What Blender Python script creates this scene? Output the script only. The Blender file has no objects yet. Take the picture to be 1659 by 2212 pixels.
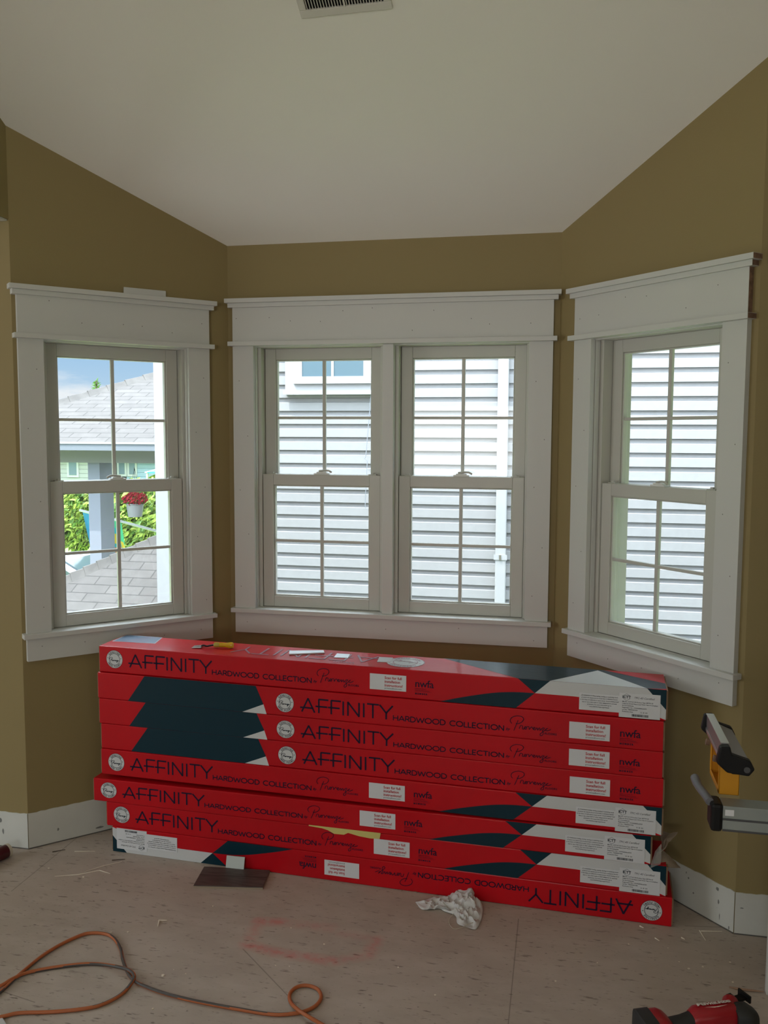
import bpy, bmesh, math, random
from mathutils import Vector, Matrix, noise
random.seed(7)
S = bpy.context.scene
COL = S.collection
# ------------------------------------------------------------------ camera
FPX, PITCH, YAW, ROLL = 1905.53, -0.0878, -0.2043, 0.0043
CAM = Vector((0.3899, -3.3382, 1.5105))
fw = Vector((math.sin(YAW)*math.cos(PITCH), math.cos(YAW)*math.cos(PITCH), math.sin(PITCH)))
r0 = Vector((math.cos(YAW), -math.sin(YAW), 0)); u0 = r0.cross(fw)
RT = r0*math.cos(ROLL) + u0*math.sin(ROLL); UP = u0*math.cos(ROLL) - r0*math.sin(ROLL)
cd = bpy.data.cameras.new('camera'); cam = bpy.data.objects.new('camera', cd); COL.objects.link(cam)
cd.sensor_fit = 'HORIZONTAL'; cd.sensor_width = 36; cd.lens = FPX*36/1659; cd.clip_start = .02; cd.clip_end = 400
M = Matrix((RT, UP, -fw)).transposed().to_4x4(); M.translation = CAM
cam.matrix_world = M
S.camera = cam
def ray(px, py): return fw + RT*((px-829.5)/FPX) - UP*((py-1106)/FPX)
def F(px, py, z=0.0):                    # the point of the horizontal plane z seen at a pixel
    d = ray(px, py); return CAM + d*((z-CAM.z)/d.z)
def Y(px, py, y):                        # the point of the vertical plane y seen at a pixel
    d = ray(px, py); return CAM + d*((y-CAM.y)/d.y)
# ------------------------------------------------------------------ look
S.view_settings.view_transform = 'Standard'; S.view_settings.look = 'None'
S.view_settings.gamma = 1; S.view_settings.use_curve_mapping = False
S.view_settings.exposure = 0.33
# ------------------------------------------------------------------ sky
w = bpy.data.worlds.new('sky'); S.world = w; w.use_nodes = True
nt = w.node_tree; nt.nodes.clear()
def N(nt, t, **k):
    n = nt.nodes.new(t)
    for a, b in k.items(): setattr(n, a, b)
    return n
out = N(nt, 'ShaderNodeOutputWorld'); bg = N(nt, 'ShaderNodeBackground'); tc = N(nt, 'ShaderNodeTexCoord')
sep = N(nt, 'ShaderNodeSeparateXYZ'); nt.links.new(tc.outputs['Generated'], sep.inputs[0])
ramp = N(nt, 'ShaderNodeValToRGB'); nt.links.new(sep.outputs['Z'], ramp.inputs[0])
e = ramp.color_ramp.elements; e[0].position = 0.0; e[0].color = (.62, .78, .92, 1); e[1].position = .5; e[1].color = (.62, .72, .86, 1)
x = e.new(.12); x.color = (.30, .55, .86, 1)
mp = N(nt, 'ShaderNodeMapping'); mp.inputs['Scale'].default_value = (1.2, 1.2, 5.5); nt.links.new(tc.outputs['Generated'], mp.inputs[0])
nz = N(nt, 'ShaderNodeTexNoise'); nz.inputs['Scale'].default_value = 4.5; nz.inputs['Detail'].default_value = 8; nz.inputs['Roughness'].default_value = .6
nt.links.new(mp.outputs[0], nz.inputs['Vector'])
cr = N(nt, 'ShaderNodeValToRGB'); cr.color_ramp.elements[0].position = .46; cr.color_ramp.elements[1].position = .66
nt.links.new(nz.outputs['Fac'], cr.inputs[0])
mx = N(nt, 'ShaderNodeMix', data_type='RGBA'); mx.inputs['B'].default_value = (.92, .95, 1, 1)
nt.links.new(cr.outputs[0], mx.inputs['Factor']); nt.links.new(ramp.outputs[0], mx.inputs['A'])
nt.links.new(mx.outputs['Result'], bg.inputs['Color'])
hi = N(nt, 'ShaderNodeMapRange'); hi.inputs['From Min'].default_value = .2; hi.inputs['From Max'].default_value = .65; hi.inputs['To Min'].default_value = .82; hi.inputs['To Max'].default_value = 9.0   # sky strength raised towards the unseen zenith to light the room
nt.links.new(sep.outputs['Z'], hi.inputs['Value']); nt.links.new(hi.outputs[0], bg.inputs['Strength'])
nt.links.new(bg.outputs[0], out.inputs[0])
# ------------------------------------------------------------------ lights
def lamp(name, kind, energy, loc, direction, color=(1, 1, 1), **k):
    l = bpy.data.lights.new(name, kind); l.energy = energy; l.color = color
    for a, b in k.items(): setattr(l, a, b)
    o = bpy.data.objects.new(name, l); COL.objects.link(o); o.location = loc
    o.rotation_euler = Vector(direction).to_track_quat('-Z', 'Y').to_euler()
    return o
lamp('sun', 'SUN', 5.4, (0, 0, 9), (.28, .34, -.88), (1, .97, .92), angle=.009)
# fill lamps added to brighten the room from unseen spots behind and beside the camera
lamp('fill_back', 'AREA', 52, (-.8, -6.95, 1.4), (.05, 1, 1.4), (1, .99, .93), shape='RECTANGLE', size=1.7, size_y=1.6)
lamp('fill_side_room', 'AREA', 24, (-4.45, -3.0, 1.4), (1, .2, .3), (.97, 1, .93), shape='RECTANGLE', size=1.8, size_y=1.5)
lamp('fill_right', 'AREA', 14, (2.85, -4.9, 1.6), (-1, .1, .35), (.97, 1, .93), shape='RECTANGLE', size=1.2, size_y=1.3)  # added to lift the header face; the right wall has no opening
# ------------------------------------------------------------------ helpers
def mat(name, col, rough=.6, metal=0., spec=.5, bump=None, var=None, alpha=None, coat=0, trans=0):
    m = bpy.data.materials.new(name); m.use_nodes = True; t = m.node_tree
    b = t.nodes['Principled BSDF']; b.inputs['Base Color'].default_value = (*col, 1)
    b.inputs['Roughness'].default_value = rough; b.inputs['Metallic'].default_value = metal
    b.inputs['Specular IOR Level'].default_value = spec; b.inputs['Coat Weight'].default_value = coat; b.inputs['Coat Roughness'].default_value = .12
    b.inputs['Transmission Weight'].default_value = trans
    co = N(t, 'ShaderNodeTexCoord')
    if var:                                # (scale, amount[, stretch]) mottling of the thing's own colour
        mpp = N(t, 'ShaderNodeMapping'); mpp.inputs['Scale'].default_value = var[2] if len(var) > 2 else (1, 1, 1)
        t.links.new(co.outputs['Object'], mpp.inputs[0])
        n = N(t, 'ShaderNodeTexNoise'); n.inputs['Scale'].default_value = var[0]; n.inputs['Detail'].default_value = 5
        t.links.new(mpp.outputs[0], n.inputs['Vector'])
        mr = N(t, 'ShaderNodeMapRange'); mr.inputs['From Min'].default_value = .3; mr.inputs['From Max'].default_value = .7
        mr.inputs['To Min'].default_value = 1-var[1]; mr.inputs['To Max'].default_value = 1+var[1]
        t.links.new(n.outputs['Fac'], mr.inputs['Value'])
        mm = N(t, 'ShaderNodeMix', data_type='RGBA', blend_type='MULTIPLY'); mm.inputs['Factor'].default_value = 1
        mm.inputs['A'].default_value = (*col, 1); t.links.new(mr.outputs[0], mm.inputs['B'])
        t.links.new(mm.outputs['Result'], b.inputs['Base Color'])
    if bump:                               # (scale, strength, distance)
        n2 = N(t, 'ShaderNodeTexNoise'); n2.inputs['Scale'].default_value = bump[0]; n2.inputs['Detail'].default_value = 4
        t.links.new(co.outputs['Object'], n2.inputs['Vector'])
        bp = N(t, 'ShaderNodeBump'); bp.inputs['Strength'].default_value = bump[1]; bp.inputs['Distance'].default_value = bump[2]
        t.links.new(n2.outputs['Fac'], bp.inputs['Height']); t.links.new(bp.outputs[0], b.inputs['Normal'])
    if alpha is not None: b.inputs['Alpha'].default_value = alpha
    return m
class MB:
    """Collects faces in world coordinates; build() links them as ONE mesh object."""
    def __init__(s): s.v = []; s.f = []; s.m = []; s.mats = []
    def mi(s, m):
        if m not in s.mats: s.mats.append(m)
        return s.mats.index(m)
    def add(s, vs, fs, m):
        b = len(s.v); s.v += [Vector(p) for p in vs]; k = s.mi(m)
        for f in fs: s.f.append([b+i for i in f]); s.m.append(k)
        return s
    def hexa(s, p, m):                     # eight corners: 0-3 bottom ring, 4-7 top ring
        return s.add(p, [(3, 2, 1, 0), (4, 5, 6, 7), (0, 1, 5, 4), (1, 2, 6, 5), (2, 3, 7, 6), (3, 0, 4, 7)], m)
    def box(s, x0, x1, y0, y1, z0, z1, m, T=None):
        p = [Vector(q) for q in ((x0, y0, z0), (x1, y0, z0), (x1, y1, z0), (x0, y1, z0), (x0, y0, z1), (x1, y0, z1), (x1, y1, z1), (x0, y1, z1))]
        if T: p = [T(q) if callable(T) else T @ q for q in p]
        return s.hexa(p, m)
    def prism(s, ring, d, m):              # ring of points extruded by the vector d
        n = len(ring); ring = [Vector(p) for p in ring]; d = Vector(d)
        fs = [tuple(range(n-1, -1, -1)), tuple(range(n, 2*n))] + [(i, (i+1) % n, n+(i+1) % n, n+i) for i in range(n)]
        return s.add(ring+[p+d for p in ring], fs, m)
    def tube(s, pts, r, m, seg=8, closed=False, ms=None):
        pts = [Vector(p) for p in pts]; n = len(pts); rs = r if isinstance(r, (list, tuple)) else [r]*n
        vs = []; up = None
        for i, p in enumerate(pts):
            a = pts[(i-1) % n] if (closed or i > 0) else p; b = pts[(i+1) % n] if (closed or i < n-1) else p
            t = (b-a).normalized()
            if up is None: up = Vector((0, 0, 1)) if abs(t.z) < .9 else Vector((1, 0, 0))
            x = t.cross(up).normalized(); up = x.cross(t).normalized()
            vs += [p + (x*math.cos(2*math.pi*k/seg) + up*math.sin(2*math.pi*k/seg))*rs[i] for k in range(seg)]
        b0 = len(s.v); s.v += vs
        for i in range(n if closed else n-1):
            for k in range(seg):
                j = (i+1) % n
                s.f.append([b0+i*seg+k, b0+i*seg+(k+1) % seg, b0+j*seg+(k+1) % seg, b0+j*seg+k])
                s.m.append(s.mi(ms(i, k) if ms else m))
        if not closed:
            s.f.append([b0+k for k in range(seg)][::-1]); s.m.append(s.mi(m))
            s.f.append([b0+(n-1)*seg+k for k in range(seg)]); s.m.append(s.mi(m))
        return s
    def lathe(s, prof, c, ax, m, seg=20):  # profile (r, h) about the axis ax through c
        ax = Vector(ax).normalized(); q = Vector((0, 0, 1)).rotation_difference(ax); c = Vector(c); n = len(prof); vs = []
        for r, h in prof:
            for k in range(seg):
                a = 2*math.pi*k/seg; vs.append(c + q @ Vector((r*math.cos(a), r*math.sin(a), h)))
        fs = [(i*seg+k, i*seg+(k+1) % seg, (i+1)*seg+(k+1) % seg, (i+1)*seg+k) for i in range(n-1) for k in range(seg)]
        fs += [tuple(range(seg-1, -1, -1)), tuple((n-1)*seg+k for k in range(seg))]
        return s.add(vs, fs, m)
    def build(s, name, parent=None, bevel=0, smooth=False, label=None, recalc=True):
        if parent is not None: og = parent.matrix_basis.translation.copy()
        if parent is not None and parent.parent is not None: og = og + parent.parent.matrix_basis.translation
        if parent is None:
            xs = [p.x for p in s.v]; ys = [p.y for p in s.v]; zs = [p.z for p in s.v]
            og = Vector(((min(xs)+max(xs))/2, (min(ys)+max(ys))/2, min(zs)))
        me = bpy.data.meshes.new(name); me.from_pydata([p-og for p in s.v], [], s.f)
        for m in s.mats: me.materials.append(m)
        me.polygons.foreach_set('material_index', s.m)
        if recalc:
            bm = bmesh.new(); bm.from_mesh(me); bmesh.ops.recalc_face_normals(bm, faces=bm.faces[:]); bm.to_mesh(me); bm.free()
        if smooth: me.polygons.foreach_set('use_smooth', [True]*len(me.polygons))
        o = bpy.data.objects.new(name, me); COL.objects.link(o)
        if parent is not None: o.parent = parent
        else: o.location = og
        if bevel:
            b = o.modifiers.new('bevel', 'BEVEL'); b.width = bevel; b.segments = 2; b.limit_method = 'ANGLE'
        if smooth: 
            try: me.set_sharp_from_angle(angle=math.radians(40))
            except Exception: pass
        if label: o['label'] = label
        return o
def tag(o, label=None, cat=None, group=None, kind=None):
    if label: o['label'] = label
    if cat: o['category'] = cat
    if group: o['group'] = group
    if kind: o['kind'] = kind
    return o
def thing(name, label, cat, loc, group=None, kind=None):
    o = bpy.data.objects.new(name, None); COL.objects.link(o); o.location = loc; o.empty_display_size = .05
    return tag(o, label, cat, group, kind)
def spline(pts, k=8, closed=False):
    P = [Vector(p) for p in pts]; n = len(P); o = []
    for i in range(n if closed else n-1):
        g = lambda j: P[j % n] if closed else P[max(0, min(n-1, j))]
        a, b, c, d = g(i-1), g(i), g(i+1), g(i+2)
        for q in range(k):
            t = q/k; o.append(.5*((2*b)+(c-a)*t+(2*a-5*b+4*c-d)*t*t+(3*b-a-3*c+d)*t**3))
    if not closed: o.append(P[-1])
    return o
# ------------------------------------------------------------------ materials
wallM = mat('khaki_wall_paint', (.285, .218, .098), .62, bump=(160, .12, .002), spec=.3)
ceilM = mat('white_ceiling_paint', (.86, .84, .775), .85, bump=(120, .1, .002), spec=.2)
primer = mat('bare_primer', (.60, .60, .56), .8, bump=(60, .2, .002), var=(6, .05))
trimM = mat('white_trim_paint', (.60, .60, .575), .45, bump=(40, .06, .002))
vinyl = mat('white_vinyl', (.54, .535, .49), .38)
rawwood = mat('raw_wood_end', (.20, .115, .075), .8, var=(60, .4))
nailGapM = mat('nail_hole_gap_shade', (.12, .11, .10), .8)  # also colours the painted shadow gap at the floor line
white = mat('white_plastic', (.8, .8, .78), .4)
black = mat('black_plastic', (.006, .006, .007), .5, spec=.25)
dkgray = mat('dark_grey_plastic', (.06, .06, .065), .5)
# glass: clear sheet that lets daylight through and mirrors by its angle
glassM = bpy.data.materials.new('window_glass'); glassM.use_nodes = True; t = glassM.node_tree; t.nodes.clear()
o_ = N(t, 'ShaderNodeOutputMaterial'); tr = N(t, 'ShaderNodeBsdfTransparent'); gl = N(t, 'ShaderNodeBsdfGlossy'); gl.inputs['Roughness'].default_value = .02
tr.inputs[0].default_value = (.96, .975, .97, 1)
lw = N(t, 'ShaderNodeLayerWeight'); pw_ = N(t, 'ShaderNodeMath', operation='POWER'); pw_.inputs[1].default_value = 5; t.links.new(lw.outputs['Facing'], pw_.inputs[0])
fr = N(t, 'ShaderNodeMath', operation='MULTIPLY_ADD'); fr.inputs[1].default_value = .9; fr.inputs[2].default_value = .022; t.links.new(pw_.outputs[0], fr.inputs[0]); mxs = N(t, 'ShaderNodeMixShader')
t.links.new(fr.outputs[0], mxs.inputs[0]); t.links.new(tr.outputs[0], mxs.inputs[1]); t.links.new(gl.outputs[0], mxs.inputs[2]); t.links.new(mxs.outputs[0], o_.inputs[0])
screenM = bpy.data.materials.new('insect_screen'); screenM.use_nodes = True; t = screenM.node_tree; t.nodes.clear()
o_ = N(t, 'ShaderNodeOutputMaterial'); tr = N(t, 'ShaderNodeBsdfTransparent'); df = N(t, 'ShaderNodeBsdfDiffuse'); df.inputs[0].default_value = (.45, .46, .46, 1)
mxs = N(t, 'ShaderNodeMixShader'); mxs.inputs[0].default_value = .14
t.links.new(tr.outputs[0], mxs.inputs[1]); t.links.new(df.outputs[0], mxs.inputs[2]); t.links.new(mxs.outputs[0], o_.inputs[0])

# ------------------------------------------------------------------ room geometry
CL, CR, AL, AR, LL, LR, H0, SL = -.9341, .3538, .7902, .8236, .8032, .8306, 2.2436, .5334
class Fr:                                   # frame of a wall: u along it, o out of it into the room
    def __init__(s, O, d, n): s.O = Vector((*O, 0)); s.d = Vector((*d, 0)); s.n = Vector((*n, 0))
    def __call__(s, q): return s.O + s.d*q[0] + s.n*q[1] + Vector((0, 0, q[2]))
FC = Fr((CL, 0), (1, 0), (0, -1))
FL = Fr((CL, 0), (-math.cos(AL), -math.sin(AL)), (math.sin(AL), -math.cos(AL)))
FR = Fr((CR, 0), (math.cos(AR), -math.sin(AR)), (-math.sin(AR), -math.cos(AR)))
OL = FL((LL, 0, 0)); OR = FR((LR, 0, 0)); WC = CR-CL
XL, XR, YB, RIDGE = -4.6, 2.9, -7.0, -3.7
ceil_z = lambda y: H0 - SL*max(y, RIDGE) if y > RIDGE else H0 - SL*RIDGE - SL*(RIDGE-y)
WT = .15
def wall_hole(fr, w, top, hole, name, e0=0., e1=0.):
    mb = MB(); u0_, u1_, z0_, z1_ = hole
    mb.box(-e0, u0_, -WT, 0, -.15, top, wallM, fr); mb.box(u1_, w+e1, -WT, 0, -.15, top, wallM, fr)
    mb.box(u0_, u1_, -WT, 0, -.15, z0_, wallM, fr); mb.box(u0_, u1_, -WT, 0, z1_, top, wallM, fr)
    return tag(mb.build(name), kind='structure')
wall_hole(FC, WC, 2.35, (.10, 1.195, .80, 1.86), 'wall_center', .05, .05)
wall_hole(FL, LL, 2.75, (.165, .71, .785, 1.845), 'wall_bay_left')
wall_hole(FR, LR, 2.75, (.175, .725, .79, 1.85), 'wall_bay_right')
mb = MB(); mb.box(XL, OL.x, OL.y, OL.y+WT, -.15, 2.75, wallM); tag(mb.build('wall_front_left'), kind='structure')
mb = MB(); mb.box(OR.x, XR, OR.y, OR.y+WT, -.15, 2.75, wallM); tag(mb.build('wall_front_right'), kind='structure')
mb = MB(); mb.box(XR, XR+.15, YB, OR.y+WT, -.15, 4.4, wallM); tag(mb.build('wall_right'), kind='structure')
mb = MB()                                    # header over the opening to the side room
HZ = 2.238
ring = [(OL.x, OL.y+.1, HZ), (OL.x, -6.9, HZ), (OL.x, -6.9, ceil_z(-6.9)+.1), (OL.x, RIDGE, ceil_z(RIDGE)+.1), (OL.x, OL.y+.1, ceil_z(OL.y)+.1)]
mb.prism(ring, (-.13, 0, 0), wallM)
mb.box(OL.x-.13, OL.x, -6.98, -5.6, 0, HZ, wallM)
tag(mb.build('wall_header_left'), kind='structure')
mb = MB(); mb.box(OL.x-.135, OL.x-.004, -5.6, OL.y-.004, HZ-.006, HZ-.0005, trimM); tag(mb.build('trim_1'), kind='structure')
def slab(x0, x1, pts, th, m):               # a plate following (y, z) points, thickness upwards
    ring = [(x0, y, z) for y, z in pts] + [(x0, y, z+th) for y, z in reversed(pts)]
    return MB().prism(ring, (x1-x0, 0, 0), m)
cl = slab(OL.x-.1, XR+.1, [(.6, H0-SL*.6), (RIDGE, H0-SL*RIDGE), (YB-.2, ceil_z(YB-.2))], .25, ceilM)
tag(cl.build('ceiling'), kind='structure')
cl = slab(XL-.1, OL.x-.1, [(OL.y+.2, 2.6), (YB-.2, 2.6)], .2, ceilM); tag(cl.build('ceiling_side_room'), kind='structure')
mb = MB()
bw = (-1.45, .25, .7, 2.3)
mb.box(XL, bw[0], YB-.15, YB, -.15, 4.6, wallM); mb.box(bw[1], XR+.15, YB-.15, YB, -.15, 4.6, wallM)
mb.box(bw[0], bw[1], YB-.15, YB, -.15, bw[2], wallM); mb.box(bw[0], bw[1], YB-.15, YB, bw[3], 4.6, wallM)
tag(mb.build('wall_back'), kind='structure')
mb = MB()
mb.box(XL-.15, XL, YB-.15, -4.0, -.15, 2.7, wallM); mb.box(XL-.15, XL, -2.0, OL.y+.15, -.15, 2.7, wallM)
mb.box(XL-.15, XL, -4.0, -2.0, -.15, .7, wallM); mb.box(XL-.15, XL, -4.0, -2.0, 2.3, 2.7, wallM)
tag(mb.build('wall_side_room'), kind='structure')

# floor: stained sheet subfloor with scuffs, panel seams and a pink sprayed outline
fm = bpy.data.materials.new('subfloor'); fm.use_nodes = True; t = fm.node_tree; B = t.nodes['Principled BSDF']
geo = N(t, 'ShaderNodeNewGeometry')
def L(a, b): t.links.new(a, b)
def noise_n(scale, stretch=(1, 1, 1), detail=6, rot=0.0, rough=.6):
    m_ = N(t, 'ShaderNodeMapping'); m_.inputs['Scale'].default_value = stretch; m_.inputs['Rotation'].default_value = (0, 0, rot); L(geo.outputs['Position'], m_.inputs[0])
    n_ = N(t, 'ShaderNodeTexNoise'); n_.inputs['Scale'].default_value = scale; n_.inputs['Detail'].default_value = detail; n_.inputs['Roughness'].default_value = rough
    L(m_.outputs[0], n_.inputs['Vector']); return n_.outputs['Fac']
def rampn(src, a, b, inv=False):
    m_ = N(t, 'ShaderNodeMapRange'); m_.inputs['From Min'].default_value = a; m_.inputs['From Max'].default_value = b
    if inv: m_.inputs['To Min'].default_value = 1; m_.inputs['To Max'].default_value = 0
    L(src, m_.inputs['Value']); return m_.outputs[0]
def mixc(fac, a, b):
    m_ = N(t, 'ShaderNodeMix', data_type='RGBA')
    L(fac, m_.inputs['Factor'])
    if isinstance(a, tuple): m_.inputs['A'].default_value = (*a, 1)
    else: L(a, m_.inputs['A'])
    if isinstance(b, tuple): m_.inputs['B'].default_value = (*b, 1)
    else: L(b, m_.inputs['B'])
    return m_.outputs['Result']
def mathn(op, a, b=None):
    m_ = N(t, 'ShaderNodeMath', operation=op)
    for i, q in enumerate((a, b)):
        if q is None: continue
        if isinstance(q, (int, float)): m_.inputs[i].default_value = q
        else: L(q, m_.inputs[i])
    return m_.outputs[0]
base = mixc(rampn(noise_n(3), .3, .7), (.40, .335, .285), (.47, .395, .335))
base = mixc(rampn(noise_n(14, (.5, 1, 1)), .45, .75), base, (.50, .43, .37))
base = mixc(mathn('MULTIPLY', rampn(noise_n(60, (.25, 1, 1), 3, .12), .62, .72), .6), base, (.10, .075, .06))
base = mixc(mathn('MULTIPLY', rampn(noise_n(95, (.22, 1, 1), 2, -.2), .66, .72), .7), base, (.07, .05, .04))
base = mixc(mathn('MULTIPLY', rampn(noise_n(80, (1, 1, 1), 2), .70, .76), .6), base, (.5, .45, .38))
base = mixc(mathn('MULTIPLY', rampn(noise_n(110, (.4, 1, 1), 2, .9), .66, .74), .6), base, (.09, .07, .055))
def seg_mask(a, b, wd, soft):
    ab = b-a; sub = N(t, 'ShaderNodeVectorMath', operation='SUBTRACT'); L(geo.outputs['Position'], sub.inputs[0]); sub.inputs[1].default_value = a
    dt = N(t, 'ShaderNodeVectorMath', operation='DOT_PRODUCT'); L(sub.outputs[0], dt.inputs[0]); dt.inputs[1].default_value = ab/ab.length_squared
    cl_ = N(t, 'ShaderNodeClamp'); L(dt.outputs['Value'], cl_.inputs[0])
    sc = N(t, 'ShaderNodeVectorMath', operation='SCALE'); sc.inputs[0].default_value = ab; L(cl_.outputs[0], sc.inputs['Scale'])
    ds = N(t, 'ShaderNodeVectorMath', operation='DISTANCE'); L(sub.outputs[0], ds.inputs[0]); L(sc.outputs[0], ds.inputs[1])
    return rampn(ds.outputs['Value'], wd, wd+soft, True)
for a, b in (((1120, 1985), (1098, 2212)), ((25, 1925), (300, 1700)), ((0, 2140), (75, 2165)), ((525, 2050), (640, 2170)), ((1480, 2000), (1590, 2004))):
    base = mixc(mathn('MULTIPLY', seg_mask(F(*a), F(*b), .0006, .0018), .5), base, (.09, .07, .055))
pk = None
for a, b, g in (((560, 1990), (608, 1992), .9), ((608, 1992), (716, 2004), .35), ((560, 1990), (533, 2040), .5), ((533, 2040), (600, 2058), .9), ((600, 2058), (720, 2076), .8), ((720, 2076), (795, 2064), .45), ((795, 2064), (815, 2030), .6), ((815, 2030), (740, 2016), .25)):
    s_ = mathn('MULTIPLY', seg_mask(F(*a), F(*b), .004, .028), g); pk = s_ if pk is None else mathn('MAXIMUM', pk, s_)
base = mixc(mathn('MULTIPLY', pk, mathn('MULTIPLY', rampn(noise_n(40), .25, .6), .6)), base, (.62, .12, .11))
L(base, B.inputs['Base Color']); B.inputs['Roughness'].default_value = .6; B.inputs['Specular IOR Level'].default_value = .35
bp = N(t, 'ShaderNodeBump'); bp.inputs['Strength'].default_value = .25; bp.inputs['Distance'].default_value = .002; L(noise_n(60, (.4, 1, 1)), bp.inputs['Height']); L(bp.outputs[0], B.inputs['Normal'])
tag(MB().box(XL-.1, XR+.1, YB-.1, .1, -.15, 0, fm).build('floor'), kind='structure')

scuffM = mat('scuff', (.20, .20, .19), .9)
# unpainted strip along the floor where the baseboard was taken off
def ragged(fr, u0_, u1_, h, name, marks=()):
    mb = MB(); n = max(2, int((u1_-u0_)/.015)); th = .003; vs = []; fs = []
    for i in range(n+1):
        u = u0_+(u1_-u0_)*i/n; hh = h+(random.random()-.5)*.0035; lo = .003+.002*math.sin(u*9)
        vs += [fr((u, th, lo)), fr((u, th, hh)), fr((u, 0, hh)), fr((u, 0, lo))]
    for i in range(n):
        a = 4*i; fs += [(a, a+4, a+5, a+1), (a+1, a+5, a+6, a+2), (a+3, a+7, a+4, a)]
    mb.add(vs, fs, primer)
    mb.add([fr((u0_, th+.0008, .0004)), fr((u1_, th+.0008, .0004)), fr((u1_, th+.0008, .0045)), fr((u0_, th+.0008, .0045))], [(0, 1, 2, 3)], nailGapM)   # dark strip painted as the shadow gap along the floor
    for (u, z, w_, h_) in marks:
        k = 7; mb.add([fr((u+w_*math.cos(6.283*i/k)*(.7+.5*random.random()), th+.0006, z+h_*math.sin(6.283*i/k)*(.7+.5*random.random()))) for i in range(k)], [tuple(range(k))], scuffM)
    return tag(mb.build(name), kind='structure')
FFL = Fr((OL.x, OL.y), (-1, 0), (0, -1)); FFR = Fr((OR.x, OR.y), (1, 0), (0, -1))
ragged(FL, .0, LL, .133, 'primer_strip_bay_left', [(.70, .05, .004, .006), (.5, .07, .003, .003), (.55, .02, .02, .004)])
ragged(FR, .0, LR, .133, 'primer_strip_bay_right', [(.77, .115, .006, .007), (.775, .075, .003, .008), (.66, .10, .003, .004), (.68, .06, .003, .003), (.78, .03, 0.0015, .010), (.815, .012, .002, .007), (.65, .115, .002, .004), (.77, .055, .001, .001)])
ragged(FFL, 0, 1.2, .133, 'primer_strip_front_left', [(.11, .1, .006, .01), (.1, .06, .004, .012)])
ragged(FFR, 0, 1.2, .133, 'primer_strip_front_right', [(.02, .085, .006, .002)])

# ------------------------------------------------------------------ windows
ZT, ZB = .8129, 1.8526
def sash(par, fr, name, u0_, u1_, z0_, z1_, of, rb, rt, dz=0):
    st = .044; mb = MB(); a, b = of-.034, of
    mb.box(u0_, u0_+st, a, b, z0_, z1_, vinyl, fr); mb.box(u1_-st, u1_, a, b, z0_, z1_, vinyl, fr)
    mb.box(u0_+st, u1_-st, a, b-.0006, z0_, z0_+rb, vinyl, fr); mb.box(u0_+st, u1_-st, a, b-.0006, z1_-rt, z1_, vinyl, fr)
    g0, g1, h0, h1 = u0_+st, u1_-st, z0_+rb, z1_-rt; i = .005
    for (p, q, r_, s_) in ((g0, g0+i, h0, h1), (g1-i, g1, h0, h1), (g0, g1, h0, h0+i), (g0, g1, h1-i, h1)):
        mb.box(p, q, a+.004, b-.007, r_, s_, vinyl, fr)
    s = mb.build(name, par, bevel=.002)
    um, zm = (g0+g1)/2, (h0+h1)/2
    m2 = MB(); m2.box(um-.0065, um+.0065, of-.026, of-.012, h0, h1, vinyl, fr); m2.box(g0, g1, of-.0255, of-.0125, zm-.0055, zm+.0055, vinyl, fr)
    m2.build('muntin_bars', s, bevel=.002)
    MB().box(g0-.003, g1+.003, of-.021, of-.017, h0-.003, h1+.003, glassM, fr).build('glass_pane', s)
    return s
def lock(par, fr, um, z, o):
    mb = MB(); mb.box(um-.030, um+.030, o-.03, o-.004, z, z+.006, white, fr); mb.box(um-.020, um+.020, o-.027, o-.007, z+.006, z+.011, white, fr)
    pts = [fr(q) for q in ((um-.012, o-.017, z+.013), (um+.01, o-.012, z+.0165), (um+.03, o-.006, z+.0165), (um+.043, o-.004, z+.010))]
    mb.tube(pts, [.005, .0042, .004, .004], vinyl, 8)
    return mb.build('sash_lock', par, bevel=.001)
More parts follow.
